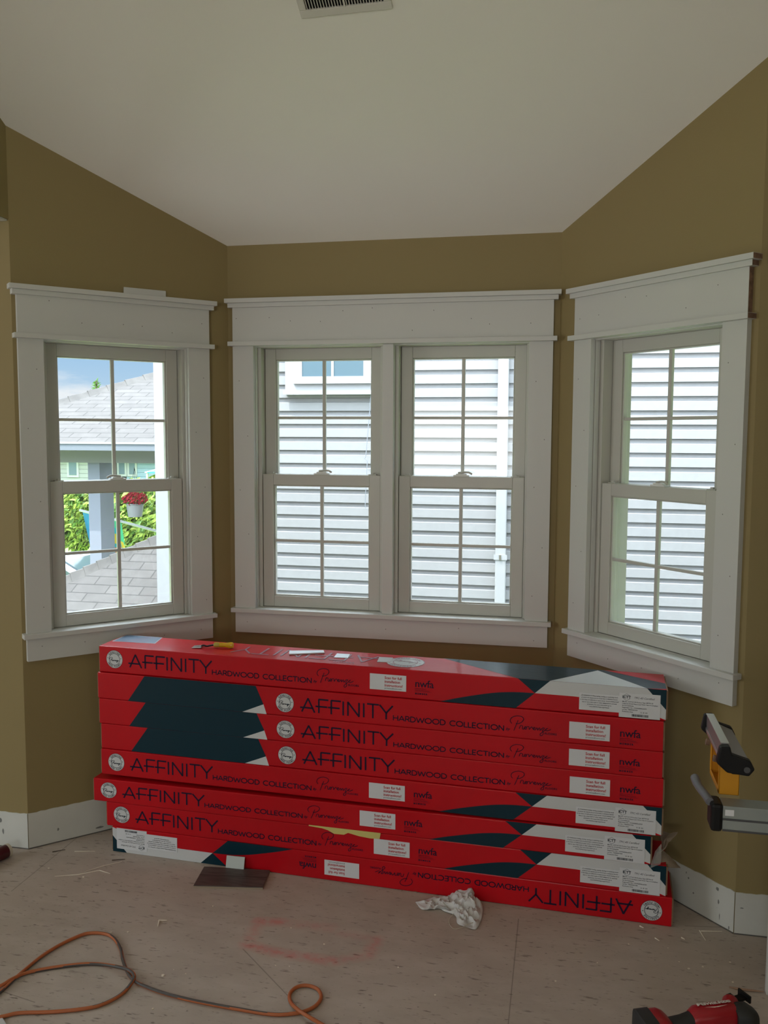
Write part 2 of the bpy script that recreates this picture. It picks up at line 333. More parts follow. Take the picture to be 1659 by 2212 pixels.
def make_window(idx, fr, U0, U1, units, dz, mull=None, endwood=False, nails=(), which=''):
    w_ = thing('window_%d' % idx, 'white double-hung window %s with wide white trim' % which, 'window', fr(((U0+U1)/2, 0, ZT+dz)), kind='structure'); cw = .0849
    zcb, zct, zlt, zlb, zst, zsb, zab = 2.0181+dz, 2.035+dz, 1.8695+dz, 1.8526+dz, .8129+dz, .7951+dz, .7125+dz
    for a, b in ((U0, U0+cw), (U1-cw, U1)):
        mb = MB(); mb.box(a, b, 0, .02, zst, zlb, trimM, fr)
        for k in range(5):
            for uu in ((a+.3*cw, a+.7*cw)[k % 2],):
                zz = zst+.08+k*.21+random.uniform(-.03, .03); mb.box(uu-.0013, uu+.0013, .02, .0203, zz-.0016, zz+.0016, nailGapM, fr)
        mb.build('side_casing', w_, bevel=.0012)
    mb = MB(); mb.box(U0, U1, 0, .0205, zlt, zcb-.017, trimM, fr)
    for k in range(int((U1-U0)/.11)):
        uu = U0+.03+k*.11+random.uniform(-.03, .03); zz = zlt+.03+random.random()*.09; mb.box(uu-.0013, uu+.0013, .0205, .0208, zz-.0016, zz+.0016, nailGapM, fr)
    mb.build('head_board', w_, bevel=.0012)
    e_ = .0008
    mb = MB(); mb.box(U0-.0262, U1+.0262, 0, .041, zcb, zct, trimM, fr); mb.box(U0-.0163, U1+.0163, 0, .031, zcb-.017, zcb, trimM, fr)
    if endwood:
        mb.box(U1+.0262, U1+.0262+e_, .001, .040, zcb+.001, zct-.001, rawwood, fr); mb.box(U1+.0163, U1+.0163+e_, .001, .030, zcb-.016, zcb-.001, rawwood, fr)
    mb.build('cap_molding', w_, bevel=.001)
    mb = MB(); mb.box(U0-.0144, U1+.0144, 0, .0395, zlb, zlt, trimM, fr)
    if endwood: mb.box(U1+.0144, U1+.0144+e_, .001, .0385, zlb+.001, zlt-.001, rawwood, fr); mb.box(U1, U1+e_, .001, .0195, zlt, zcb-.017, rawwood, fr)
    mb.build('ledge_molding', w_, bevel=.001)
    MB().box(U0-.0132, U1+.0132, -.03, .0383, zsb, zst, trimM, fr).build('window_sill', w_, bevel=.002)
    mb = MB(); mb.box(U0, U1, 0, .02, zab, zsb, trimM, fr)
    for k in range(5):
        uu = U0+.05+k*(U1-U0-.1)/4; zz = zab+.02+random.random()*.04; mb.box(uu-.0013, uu+.0013, .02, .0203, zz-.0016, zz+.0016, nailGapM, fr)
    mb.build('apron', w_, bevel=.0012)
    mb = MB(); i0, i1 = U0+cw, U1-cw                       # jamb lining with its channels
    mb.box(i0-.012, i1+.012, -.16, -.0005, zlb-.0035, zlb+.012, trimM, fr)
    mb.box(i0-.012, i1+.012, -.17, -.031, zsb-.004, zst-.0005, vinyl, fr)
    edges = [i0] + [q for u in units for q in (u[0], u[1])] + [i1]
    for (a, b) in ((i0-.012, units[0][0]-.0015), (units[-1][1]+.0015, i1+.012)):
        mb.box(a, b, -.16, -.024, zst, zlb, vinyl, fr)
        m_ = (a+b)/2
        mb.box(i0 if a < units[0][0] else b-.012-.003, (a+.012+.003) if a < units[0][0] else i1, -.022, -.0005, zst, zlb, trimM, fr)
        q0, q1 = (b-.004, b+.004) if a < units[0][0] else (a-.004, a+.004)
        mb.box(q0, q1, -.16, -.105, zst, zlb, vinyl, fr)
    mb.build('jamb', w_, bevel=.001)
    if mull:
        mb = MB(); mb.box(mull[0], mull[1], -.02, .018, zst, zlb-.0003, trimM, fr); mb.box(units[0][1]+.0015, units[1][0]-.0015, -.16, -.021, zst, zlb, vinyl, fr)
        mb.build('mullion_board', w_, bevel=.001)
    for (a, b) in units:
        lo = sash(w_, fr, 'lower_sash', a, b, .814+dz, 1.35+dz, -.03, .044, .043)
        lock(lo, fr, (a+b)/2, 1.35+dz, -.03)
        for uu in (a+.035, b-.035):
            mb = MB(); mb.box(uu-.016, uu+.016, -.058, -.040, 1.35+dz, 1.3535+dz, vinyl, fr); mb.box(uu-.005, uu+.005, -.052, -.044, 1.3535+dz, 1.359+dz, vinyl, fr); mb.build('tilt_latch', lo)
        sash(w_, fr, 'upper_sash', a, b, 1.305+dz, 1.849+dz, -.067, .04, .044)
        mb = MB(); mb.add([fr((a, -.118, .815+dz)), fr((b, -.118, .815+dz)), fr((b, -.118, 1.33+dz)), fr((a, -.118, 1.33+dz))], [(0, 1, 2, 3)], screenM); mb.build('insect_screen', w_)
    return w_
make_window(1, FL, .0881, .7901, [(.188, .686)], -.0153, which='on the left bay wall')
make_window(2, FC, .0258, 1.2647, [(.129, .611), (.685, 1.167)], 0, mull=(.628, .670), which='pair in the middle of the bay')
make_window(3, FR, .0966, .8078, [(.201, .690)], -.0076, endwood=True, which='on the right bay wall')
# white casing edge of a doorway at the right edge
p = F(1651.5, 2140)
mb = MB(); mb.box(p.x, p.x+.09, p.y-.02, p.y, .0, 2.2, trimM); mb.box(p.x+.09, p.x+.2, p.y-.02, p.y+.10, 0, 2.2, trimM)
tag(mb.build('trim_2', bevel=.002), kind='structure')

# ------------------------------------------------------------------ ceiling register
slope_n = Vector((0, -SL, -1)).normalized(); sd = Vector((0, -1, SL)).normalized()
vent = thing('air_vent', 'white slatted air register on the sloped ceiling at the top edge', 'air vent', (-.243, -.95, ceil_z(-.95)))
vx = Vector((1, -.012, .006)).normalized()
vo = Vector((-.374, -.829, ceil_z(-.829)))
VF = lambda q: vo + vx*q[0] + sd*q[1] - Vector((0, -SL, -1)).normalized()*(-q[2])
ventM = mat('vent_enamel', (.66, .64, .58), .4)
mb = MB(); W_, D_ = .264, .17
for (a, b, c, d) in ((0, W_, 0, .024), (0, W_, D_-.024, D_), (0, .020, .024, D_-.024), (W_-.020, W_, .024, D_-.024)): mb.box(a, b, c, d, 0, .006, ventM, VF)
mb.build('frame', vent, bevel=.002)
mb = MB(); n_ = 28
for i in range(n_):
    a = .022+i*(W_-.044)/(n_-1); mb.box(a-.0009, a+.0009, .024, D_-.024, .0005, .0055, ventM, lambda q, a=a: VF((q[0]+(q[2])*.5, q[1], q[2])))
mb.build('louvers', vent)
MB().box(W_/2-.0025, W_/2+.0025, .024, D_-.024, .0055, .0075, ventM, VF).build('divider_bar', vent)
MB().box(.02, W_-.02, .024, D_-.024, .0001, .0004, black, VF).build('duct_shade', vent)  # black sheet painted in for the shade inside the duct

# ------------------------------------------------------------------ cartons of flooring
A0 = Vector((-1.19259, -.5198, 0)); UX = Vector((.998794, -.049096, 0)); NB = Vector((.049096, .998794, 0))
CLN, CH, CD = 1.93, .0940, .178
redM = mat('red_carton', (.50, .0025, .009), .5, coat=.42, spec=.12, bump=(9, .35, .006), var=(3, .10))
tealM = mat('teal_print', (.001, .026, .042), .5, coat=.42, spec=.12, bump=(9, .35, .006))
whiteM = mat('white_print', (.60, .61, .62), .5, coat=.42, spec=.12, bump=(9, .35, .006))
inkM = mat('navy_ink', (.018, .009, .030), .6, spec=.15)
inkT = mat('dark_ink', (.018, .026, .042), .6, spec=.15)
kraft = mat('kraft_cardboard', (.26, .17, .10), .85, var=(20, .2))
paper = mat('label_paper', (.66, .67, .70), .5)
redink = mat('red_ink', (.45, .02, .03), .5)
faint = mat('grey_print', (.30, .16, .20), .4, spec=.6)
_tc = {}
def text2d(s, size, bold=0., align='LEFT', sp=1.0, shear=0.):
    key = (s, size, bold, align, sp, shear)
    if key in _tc: return _tc[key]
    c = bpy.data.curves.new('t', 'FONT'); c.body = s; c.size = size; c.offset = bold; c.align_x = align; c.space_character = sp; c.shear = shear; c.resolution_u = 2; c.space_line = .95
    o = bpy.data.objects.new('t', c); COL.objects.link(o); dg = bpy.context.evaluated_depsgraph_get()
    me = bpy.data.meshes.new_from_object(o.evaluated_get(dg))
    r = ([(v.co.x, v.co.y) for v in me.vertices], [tuple(f.vertices) for f in me.polygons])
    bpy.data.objects.remove(o); bpy.data.curves.remove(c); bpy.data.meshes.remove(me)
    _tc[key] = r; return r
class Print:                                # flat artwork in (u, v)
    def __init__(s): s.parts = []
    def poly(s, pts, m, z=1): s.parts.append((list(pts), [tuple(range(len(pts)))], m, z)); return s
    def text(s, t_, x, y, size, m, z=3, **k):
        v, f = text2d(t_, size, **k); s.parts.append(([(a+x, b+y) for a, b in v], f, m, z)); return s
    def stroke(s, pts, w_, m, z=3, closed=False):
        vs = []; fs = []
        P = list(pts)+([pts[0]] if closed else [])
        for (a, b) in zip(P, P[1:]):
            d = math.hypot(b[0]-a[0], b[1]-a[1])
            if d < 1e-9: continue
            dx, dy = (b[0]-a[0])/d*w_/2, (b[1]-a[1])/d*w_/2; k = len(vs)
            vs += [(a[0]-dx*.3-dy, a[1]-dy*.3+dx), (a[0]-dx*.3+dy, a[1]-dy*.3-dx), (b[0]+dx*.3+dy, b[1]+dy*.3-dx), (b[0]+dx*.3-dy, b[1]+dy*.3+dx)]
            fs.append((k, k+1, k+2, k+3))
        s.parts.append((vs, fs, m, z)); return s
    def disc(s, x, y, r, m, z=2, n=28, wav=0):
        return s.poly([(x+r*(1+(wav if i % 2 else 0))*math.cos(2*math.pi*i/n), y+r*(1+(wav if i % 2 else 0))*math.sin(2*math.pi*i/n)) for i in range(n)], m, z)
    def put(s, mb, T):                      # T(u, v, lift) -> world
        for vs, fs, m, z in s.parts: mb.add([T(a, b, .00025*z) for a, b in vs], fs, m)
def arc(cx, cy, rx, ry, a0, a1, n=10):
    return [(cx+rx*math.cos(math.radians(a0+(a1-a0)*i/n)), cy+ry*math.sin(math.radians(a0+(a1-a0)*i/n))) for i in range(n+1)]
GL = {                                       # thin geometric capitals: (advance, strokes)
 'A': (.95, [[(0, 0), (.42, 1), (.84, 0)], [(.13, .3), (.71, .3)]]), 'F': (.62, [[(.05, 0), (.05, 1), (.58, 1)], [(.05, .52), (.52, .52)]]),
 'I': (.32, [[(.1, 0), (.1, 1)]]), 'N': (.98, [[(.08, 0), (.08, 1), (.78, 0), (.78, 1)]]), 'T': (.78, [[(0, 1), (.7, 1)], [(.35, 0), (.35, 1)]]),
 'Y': (.85, [[(0, 1), (.4, .45), (.8, 1)], [(.4, .45), (.4, 0)]]), 'H': (.98, [[(.08, 0), (.08, 1)], [(.78, 0), (.78, 1)], [(.08, .5), (.78, .5)]]),
 'R': (.8, [[(.08, 0), (.08, 1), (.38, 1)]+arc(.38, .74, .26, .26, 90, -90)+[(.08, .48)], [(.35, .48), (.68, 0)]]),
 'D': (.98, [[(.08, 0), (.08, 1), (.35, 1)]+arc(.35, .5, .47, .5, 90, -90)+[(.08, 0)]]), 'W': (1.3, [[(0, 1), (.3, 0), (.6, .9), (.9, 0), (1.2, 1)]]),
 'O': (1.18, [arc(.55, .5, .49, .5, 0, 360, 20)]), 'C': (1.0, [arc(.55, .5, .49, .5, 48, 312, 16)]), 'L': (.62, [[(.08, 1), (.08, 0), (.55, 0)]]),
 'E': (.72, [[(.6, 1), (.08, 1), (.08, 0), (.6, 0)], [(.08, .5), (.55, .5)]]), ' ': (.5, [])}
BIG = dict(GL); BIG['A'] = (1.02, [[(.06, 0), (.46, 1), (.88, 0)], [(-.04, .3), (.80, .3)]]); BIG['F'] = (.80, [[(.14, 0), (.14, 1), (.74, 1)], [(-.06, .47), (.66, .47)]])
def letters(pr, s, x0_, x1_, y, h, w_, m, G=GL):
    tot = sum(G[c][0] for c in s) ; k = (x1_-x0_)/tot; x = x0_
    for c in s:
        for st in G[c][1]: pr.stroke([(x+a*k, y+b*h) for a, b in st], w_, m)
        x += G[c][0]*k
def sp2(pts, k=5): return [(p.x, p.y) for p in spline([(a, b, 0) for a, b in pts], k)]
SCR = [sp2([(.013, -.004), (.019, .012), (.026, .030)]), sp2([(.006, .018), (.001, .026), (.006, .037), (.022, .044), (.038, .042), (.043, .034), (.036, .024), (.025, .019), (.019, .020)]),
       sp2([(.030, .003), (.033, .013), (.037, .014), (.040, .012), (.040, .004), (.044, .003), (.046, .010), (.050, .012), (.053, .007), (.050, .003), (.047, .006), (.055, .012), (.060, .012), (.061, .004), (.066, .011), (.069, .013), (.073, .007), (.079, .010), (.076, .013), (.073, .006), (.079, .004), (.085, .012), (.087, .004), (.091, .011), (.094, .011), (.095, .004), (.103, .013), (.108, .012), (.101, .004), (.104, .001), (.104, -.008), (.098, -.013), (.095, -.008), (.104, .001), (.114, .010), (.118, .013), (.113, .010), (.113, .005), (.120, .006), (.128, .010)], 3)]
def script(pr, x, y, k, m, w_=.0011):
    for st in SCR: pr.stroke([(x+a*k, y+b*k) for a, b in st], w_, m)
def ring_text(pr, s, cx, cy, r, size, a0, a1, m, inward=False):
    n = len(s)
    for i, c in enumerate(s):
        a = math.radians(a0+(a1-a0)*i/(n-1)); v, f = text2d(c, size, bold=size*.02, align='CENTER'); th = a-math.pi/2+(math.pi if inward else 0)
        ca, sa = math.cos(th), math.sin(th); x, y = cx+r*math.cos(a), cy+r*math.sin(a)
        pr.parts.append(([(x+p*ca-(q-size*.35)*sa, y+p*sa+(q-size*.35)*ca) for p, q in v], f, m, 4))
def seal(pr, x, y, r, m=None, w_=None):
    ink = m or inkT
    pr.disc(x, y, r*1.05, ink, 1, 40, -.03); pr.disc(x, y, r, w_ or whiteM, 2, 40)
    pr.stroke(arc(x, y, r*.66, r*.66, 0, 360, 28), r*.05, ink, 3)
    ring_text(pr, 'GENUINE', x, y, r*.83, r*.30, 138, 42, ink); ring_text(pr, 'WOOD FLOORS', x, y, r*.83, r*.27, 216, 324, ink, True)
    for sgn in (-1, 1): pr.disc(x+sgn*r*.82, y+r*.12, r*.05, ink, 3, 8)
    script(pr, x-r*.62, y-r*.22, r*1.2/.128, ink, r*.05)
def block(pr, s0, dv):                       # the row of marks every long side carries
    seal(pr, s0, .046+dv, .0315)
    letters(pr, 'AFFINITY', s0+.058, s0+.378, .0225+dv, .0455, .0056, inkM, BIG)
    letters(pr, 'HARDWOOD COLLECTION', s0+.376, s0+.742, .0215+dv, .0162, .0031, inkM)
    pr.text('by', s0+.744, .024+dv, .013, inkM, shear=.4, bold=.0002)
    script(pr, s0+.757, .029+dv, 1.0, inkM, .0020)
    letters2 = pr.text('FLOORS', s0+.866, .0215+dv, .0095, inkM, sp=1.1, bold=.0002)
    pr.text('nwfa', s0+1.092, .0375+dv, .0345, inkM, bold=.0002, sp=.96)
    pr.text('National Wood', s0+1.093, .0305+dv, .0058, inkM); pr.text('Flooring Association', s0+1.093, .0250+dv, .0058, inkM)
    pr.stroke([(s0+1.092, .0222+dv), (s0+1.148, .0222+dv)], .0005, inkM)
    pr.text('MEMBER', s0+1.093, .0130+dv, .0082, inkM, sp=1.5, bold=.0003)
H_ = CH
PA = Print()
PA.poly([(1.484, H_), (1.583, H_), (1.537, .052)], tealM)
PA.poly(sp2([(1.237, .0), (1.30, .018), (1.40, .041), (1.47, .050), (1.537, .052)])+[(1.478, 0)], tealM)
PA.poly([(1.537, .052), (1.583, H_), (1.874, H_), (1.93, .034), (1.93, .003), (1.85, .030), (1.74, .048), (1.66, .052)], whiteM)
PA.poly([(1.874, H_), (1.93, H_), (1.93, .034)], tealM, 1)
block(PA, .0596, .003)
PB = Print()
PB.poly([(.185, H_), (.605, H_), (.633, .033), (.555, 0), (.118, 0)], tealM); PB.poly([(.633, .033), (.644, 0), (.555, 0)], whiteM)
block(PB, .710, -.001)
# stickers, drawn once and shared
def sticker(w_, h_, pr, name):
    mb = MB(); mb.box(0, w_, -.0004, 0, 0, h_, paper); pr.put(mb, lambda a, b, l: Vector((a, -.0004-l*.4, b)))
    me = bpy.data.meshes.new(name); me.from_pydata(mb.v, [], mb.f)
    for m in mb.mats: me.materials.append(m)
    me.polygons.foreach_set('material_index', mb.m); return me
q = Print()                                   # the code square itself is left out
for i, s_ in enumerate(('Scan for full', 'installation', 'instructions!')): q.text(s_, .050, .0375-i*.0125, .0122, redink, bold=.00028)
q.text('provenzafloors.com', .050, .0045, .0072, inkT)
ME_SCAN = sticker(.1225, .0525, q, 'scan_label')
q = Print(); q.stroke([(.006, .0445), (.0085, .049), (.011, .0445), (.006, .0445)], .0006, inkT)
for i, s_ in enumerate(('     WARNING Drilling, sawing, sanding or machining wood', 'products can expose you to wood dust, a substance known', 'to the State of California to cause cancer. Avoid inhaling wood', 'dust or use a dust mask or other safeguards for personal', 'protection. For more information go to', 'www.P65Warnings.ca.gov/wood')):
    q.text(s_, .0605, .0448-i*.0068, .0045, inkT, align='CENTER', bold=.00008)
ME_WARN = sticker(.120, .0535, q, 'warning_label')
q = Print(); hx = [(.0215+.0105*math.cos(math.radians(30+60*i)), .063+.0105*math.sin(math.radians(30+60*i))) for i in range(6)]
q.stroke(hx, .0008, inkT, closed=True); q.text('ICTT', .0215, .0595, .0115, inkT, align='CENTER', bold=.0003); q.text('TPC-43 Certified', .043, .060, .0085, inkT, shear=.3)
for i, s_ in enumerate(('Mill No.: ICTT-01155 Product Type: MTPW-55', 'California 93120 Phase 2 and TSCA Title VI Compliant', 'for Formaldehyde', 'Registration No.: 17C0A20006ca0255', 'Lot No.: 749050437304', 'Production Date:                12  20  201')):
    q.text(s_, .009, .0475-i*.0062, .0047, inkT, bold=.00006)
xx = .038; random.seed(3)
while xx < .086:
    bw_ = random.choice((.0005, .0009, .0014)); q.poly([(xx, .004), (xx+bw_, .004), (xx+bw_, .0115), (xx, .0115)], inkT, 2); xx += bw_+random.choice((.0005, .0009))
ME_CERT = sticker(.1205, .0765, q, 'certificate_label')
boxes = [  # u0, bL, tL, bR, tR, kind, front offset, label
 (-.036, .6620, .7560, .6490, .7450, 'A', .000, 'red flooring carton, topmost of the stack, with tools lying on it'),
 (-.042, .5660, .6605, .5530, .6480, 'B', .004, 'red flooring carton with teal band at its left, directly under the topmost carton'),
 (-.041, .4730, .5645, .4680, .5520, 'B', .001, 'red flooring carton, middle one of the three with a teal band at left'),
 (-.037, .3800, .4715, .3780, .4670, 'B', -.002, 'red flooring carton, lowest of the three with a teal band at left'),
 (-.038, .2850, .3788, .2870, .3770, 'A', .000, 'red flooring carton just below the teal-banded three, above a dark gap'),
 (-.068, .1850, .2690, .1950, .2860, 'A', .006, 'red flooring carton sticking out furthest left, under the dark gap'),
 (-.020, .0950, .1840, .0960, .1940, 'A', .002, 'red flooring carton with torn yellow tape, second from the floor'),
 (.000, .0008, .0940, .0008, .0950, 'U', .000, 'red flooring carton lying upside down on the floor, bottom of the stack'),
]
random.seed(11)
CARTON = []
for bi, (u0_, bL, tL, bR, tR, kind, fo, lab) in enumerate(boxes):
    def T(u, v, lift=0., w_=0., u0_=u0_, bL=bL, tL=tL, bR=bR, tR=tR, fo=fo, kind=kind):
        if kind == 'U' : uu, vv = CLN-u, CH-v
        else: uu, vv = u, v
        f = uu/CLN; z = (bL+(bR-bL)*f)*(1-vv/CH)+(tL+(tR-tL)*f)*(vv/CH)
        return A0+UX*(u0_+uu)+NB*(w_-fo-lift)+Vector((0, 0, z))
    c = thing('flooring_carton', lab, 'carton', T(CLN/2, 0 if kind != 'U' else CH, 0, CD/2), 'stacked cartons of flooring under the bay window')
    mb = MB(); n = 36; rings = []                       # body with slightly bowed sides and rounded long edges
    r_ = .0035; prof = [(0, r_), (r_*.3, r_*.3), (r_, 0), (CD-r_, 0), (CD, r_), (CD, CH-r_), (CD-r_, CH), (r_, CH), (r_*.3, CH-r_*.3), (0, CH-r_)]
    vs = []
    for i in range(n+1):
        u = CLN*i/n; e_ = min(u, CLN-u)
        for (w2, v2) in prof:
            vs.append(T(u, v2, 0, w2))
    k = len(prof); fs = [(i*k+j, i*k+(j+1) % k, (i+1)*k+(j+1) % k, (i+1)*k+j) for i in range(n) for j in range(k)]
    fs += [tuple(range(k)), tuple(n*k+j for j in range(k))[::-1]]
    mb.add(vs, fs, redM)
    # artwork, with long polygons cut so they follow the sides
    (PB if kind == 'B' else PA).put(mb, lambda a, b, l: T(a, b, l))
    if bi == 0:                                         # artwork of the top face, read from the far side
        def tuv(px, py):
            p_ = F(px, py, .7505); d_ = p_-A0; return (d_.dot(UX)-u0_, max(.001, min(CD-.001, d_.dot(NB))))
        TP = Print()
        def TT(a, b, l): return T(a, CH, 0, b)+Vector((0, 0, l))
        TP.poly([(1.21, CD), (1.484, .0), (1.874, 0), (1.93, .012), (1.93, .075), (1.78, CD)], tealM, 1)
        TP.poly([(1.583, 0), (1.874, 0), (1.725, CD-.01)], whiteM, 2)
        TP.poly([(1.745, CD), (1.93, CD), (1.93, .072)], redM, 2)
        lq = [tuv(281.4, 1371), tuv(358.8, 1376.5), tuv(335, 1393), tuv(241.6, 1388.6)]
        blueM = mat('blue_label_paper', (.10, .17, .26), .35, spec=.6)
        TP.poly(lq, whiteM, 1); cx_ = sum(a for a, b in lq)/4; cy_ = sum(b for a, b in lq)/4
        TP.poly([(cx_+(a-cx_)*.95, cy_+(b-cy_)*.92) for a, b in lq], blueM, 2)
        for i in range(6): TP.stroke([(cx_-.045+.01*i, cy_-.05+.017*i), (cx_+.03+.01*(i % 3), cy_-.05+.017*i)], .004, faint, 3)
        TP.put(mb, TT)
        TQ = Print(); seal(TQ, 0, 0, .062, faint); letters(TQ, 'AFFINITY', .10, .62, -.045, .085, .007, faint, BIG); TQ.text('WOOD', .16, .052, .022, faint)
        TQ.put(mb, lambda a, b, l: TT(1.10-a, max(.002, min(CD-.002, .088-b)), l+.0004))
    body = mb.build('box_body', c, recalc=True)
    # end flaps of raw board at both ends
    for (ue, sg) in ((0, -1), (CLN, 1)):
        mf = MB(); t_ = .0035; a, b = (ue-t_*1.4, ue-.0003) if sg < 0 else (ue+.0003, ue+t_*1.4)
        mf.hexa([T(a, .004, 0, .004), T(b, .004, 0, .004), T(b, .004, 0, CD-.004), T(a, .004, 0, CD-.004), T(a, CH-.004, 0, .004), T(b, CH-.004, 0, .004), T(b, CH-.004, 0, CD-.004), T(a, CH-.004, 0, CD-.004)], kraft)
        mf.build('end_flap', c, label='raw brown cardboard end flap')
    def stick(me, u, v, name, label):
        o = bpy.data.objects.new(name, me); COL.objects.link(o); o.parent = c
        P0, P1, P2 = T(u, v, .0009), T(u+.12, v, .0009), T(u, v+.05, .0009)
        X = (P1-P0).normalized(); Zv = (P2-P0).normalized(); Yv = Zv.cross(X).normalized()
        m_ = Matrix((X, Yv, Zv)).transposed().to_4x4(); m_.translation = P0-c.matrix_basis.translation
        o.matrix_basis = m_; o['label'] = label
    s0 = .71 if kind == 'B' else .0596; dv = -.001 if kind == 'B' else .003
    stick(ME_SCAN, s0+.941, .0185+dv, 'scan_label', 'white label with red scan for full installation instructions lettering')
    if kind != 'B':
        stick(ME_WARN, 1.673, .0135, 'warning_label', 'grey-white label with small black warning text')
        stick(ME_CERT, 1.7925, .0015 if kind != 'U' else .004, 'certificate_label', 'white certificate sticker with hexagon mark and barcode')
    CARTON.append((c, T))
T1 = CARTON[0][1]; T7 = CARTON[6][1]; T8 = CARTON[7][1]
topz = lambda px, py: F(px, py, .7515)
# torn strip of yellow tape on the seventh carton
yel = mat('yellow_tape', (.62, .55, .18), .45, bump=(30, .5, .002))
up = [(667, 1775), (700, 1779), (740, 1785), (790, 1791), (823, 1796)]; lowp = [(820, 1812), (800, 1811), (775, 1806), (752, 1799), (743, 1803), (722, 1801), (708, 1793), (696, 1789), (667, 1784)]
def front_pt(px, py, off):
    d = ray(px, py); a = A0-NB*off; t_ = (a-CAM).dot(NB)/d.dot(NB); return CAM+d*t_
mb = MB(); ring = [front_pt(a, b, .0034) for a, b in up+lowp]; mb.prism(ring, -NB*.0006, yel)
tag(mb.build('tape_strip'), 'torn strip of pale yellow tape stuck on the second carton from the floor', 'tape')

# ------------------------------------------------------------------ things on the top carton
steel = mat('brushed_steel', (.55, .55, .53), .32, metal=1); alu = mat('aluminium', (.62, .63, .63), .35, metal=.9); aluD = mat('dull_aluminium', (.30, .33, .32), .5, metal=.5, var=(8, .1))
amber = mat('amber_handle', (.75, .50, .02), .18, spec=.7, trans=.35); wrap = mat('yellow_ferrule', (.42, .34, .05), .35)
a, b = topz(417, 1400), topz(511, 1402.5); X = (b-a).normalized(); Lh = (b-a).length; Yd = Vector((-X.y, X.x, 0)); zt = T1(.35, CH).z
tp = lambda x, y, z: a.xyz*1 + X*x + Yd*y + Vector((0, 0, zt-a.z+z))
sc = thing('bent_scraper', 'steel scraper with bent black shank and clear yellow handle on top carton', 'scraper', tp(Lh/2, 0, 0))
mb = MB(); mb.hexa([tp(*q) for q in ((0, -.018, .0015), (.034, -.017, .003), (.034, .017, .003), (0, .018, .0015), (0, -.018, .0032), (.034, -.017, .0055), (.034, .017, .0055), (0, .018, .0032))], steel); mb.build('blade', sc, bevel=.0004)
MB().tube(spline([tp(.030, 0, .005), tp(.038, 0, .0085), tp(.05, 0, .006), tp(.066, .001, .009), tp(.08, 0, .012)], 5), .0032, black, 8).build('shank', sc, smooth=True)
MB().lathe([(.006, 0), (.0088, .002), (.009, .016), (.0078, .02)], tp(.076, 0, .0115), X, wrap, 16).build('ferrule', sc, smooth=True)
MB().lathe([(.0078, 0), (.0085, .008), (.0075, .02), (.0095, .032), (.0108, .040), (.0100, .048), (.006, .051)], tp(.096, 0, .0115), X, amber, 20).build('handle', sc, smooth=True, label='clear yellow handle')
def flat(name, corners, h, m, label, cat, bev=.0004):
    mb = MB(); ring = []
    for (x, y) in corners:
        p_ = topz(x, y); u = (p_-A0).dot(UX)+.036; p_.z = T1(u, CH).z+.0008; ring.append(p_)
    mb.prism(ring, (0, 0, h), m); return tag(mb.build(name, bevel=bev), label, cat)
flat('metal_strip', [(624.5, 1416), (701, 1412.5), (699, 1407.5), (625, 1409)], .0045, alu, 'long pale metal strip lying on top carton right of scraper', 'metal strip')
flat('metal_tile', [(721, 1421), (752, 1422), (756, 1414), (728, 1412.5)], .0015, alu, 'small square metal tile on top carton, nearer the long metal strip', 'metal tile')
flat('metal_tile', [(814.5, 1430), (843, 1430.5), (849, 1421), (819, 1419.5)], .0015, alu, 'small square metal tile on top carton, nearer the printed round seal', 'metal tile')
# board end on the left window cap
mb = MB(); mb.box(.255, .415, .004, .010, 2.0205, 2.046, trimM, lambda q: FL((q[0], q[1], q[2]))); tag(mb.build('wood_offcut', bevel=.001), 'thin white board offcut resting on the cap over the left window', 'offcut')

# ------------------------------------------------------------------ things on the floor
plankM = mat('dark_plank', (.082, .062, .055), .5, var=(14, .35, (1, 6, 1)), bump=(30, .2, .001))
ring = [F(418, 1917, .002), F(441, 1876, .002), F(583, 1884, .002), F(568, 1921, .002)]
pk_ = thing('plank_sample', 'short dark brown wood plank piece lying before the cartons', 'plank', (ring[0]+ring[2])/2-Vector((0, 0, .002)))
mb = MB(); mb.prism([p_+Vector((0, 0, -.0015)) for p_ in ring], (0, 0, .006), mat('pale_plywood', (.33, .26, .19), .8)); mb.build('backing', pk_)
mb = MB(); mb.prism([p_+Vector((0, 0, .0046)) for p_ in ring], (0, 0, .003), plankM)
mid = [ring[0]*.45+ring[1]*.55, ring[3]*.45+ring[2]*.55]
mb.add([mid[0]+Vector((0, -.001, .0078)), mid[1]+Vector((0, -.001, .0078)), mid[1]+Vector((0, .001, .0078)), mid[0]+Vector((0, .001, .0078))], [(0, 1, 2, 3)], black)
mb.build('wear_layer', pk_, bevel=.0006)
tileM = mat('pale_tile', (.52, .56, .54), .5)
b0, b1 = F(492, 1874, .001)-NB*.016, F(531, 1878, .001)-NB*.016
mb = MB(); upv = NB*.012+Vector((0, 0, .047))
mb.prism([b0, b1, b1+upv, b0+upv], -NB*.004, tileM); tag(mb.build('sample_tile', bevel=.0008), 'small pale square tile leaning on the bottom carton', 'tile')

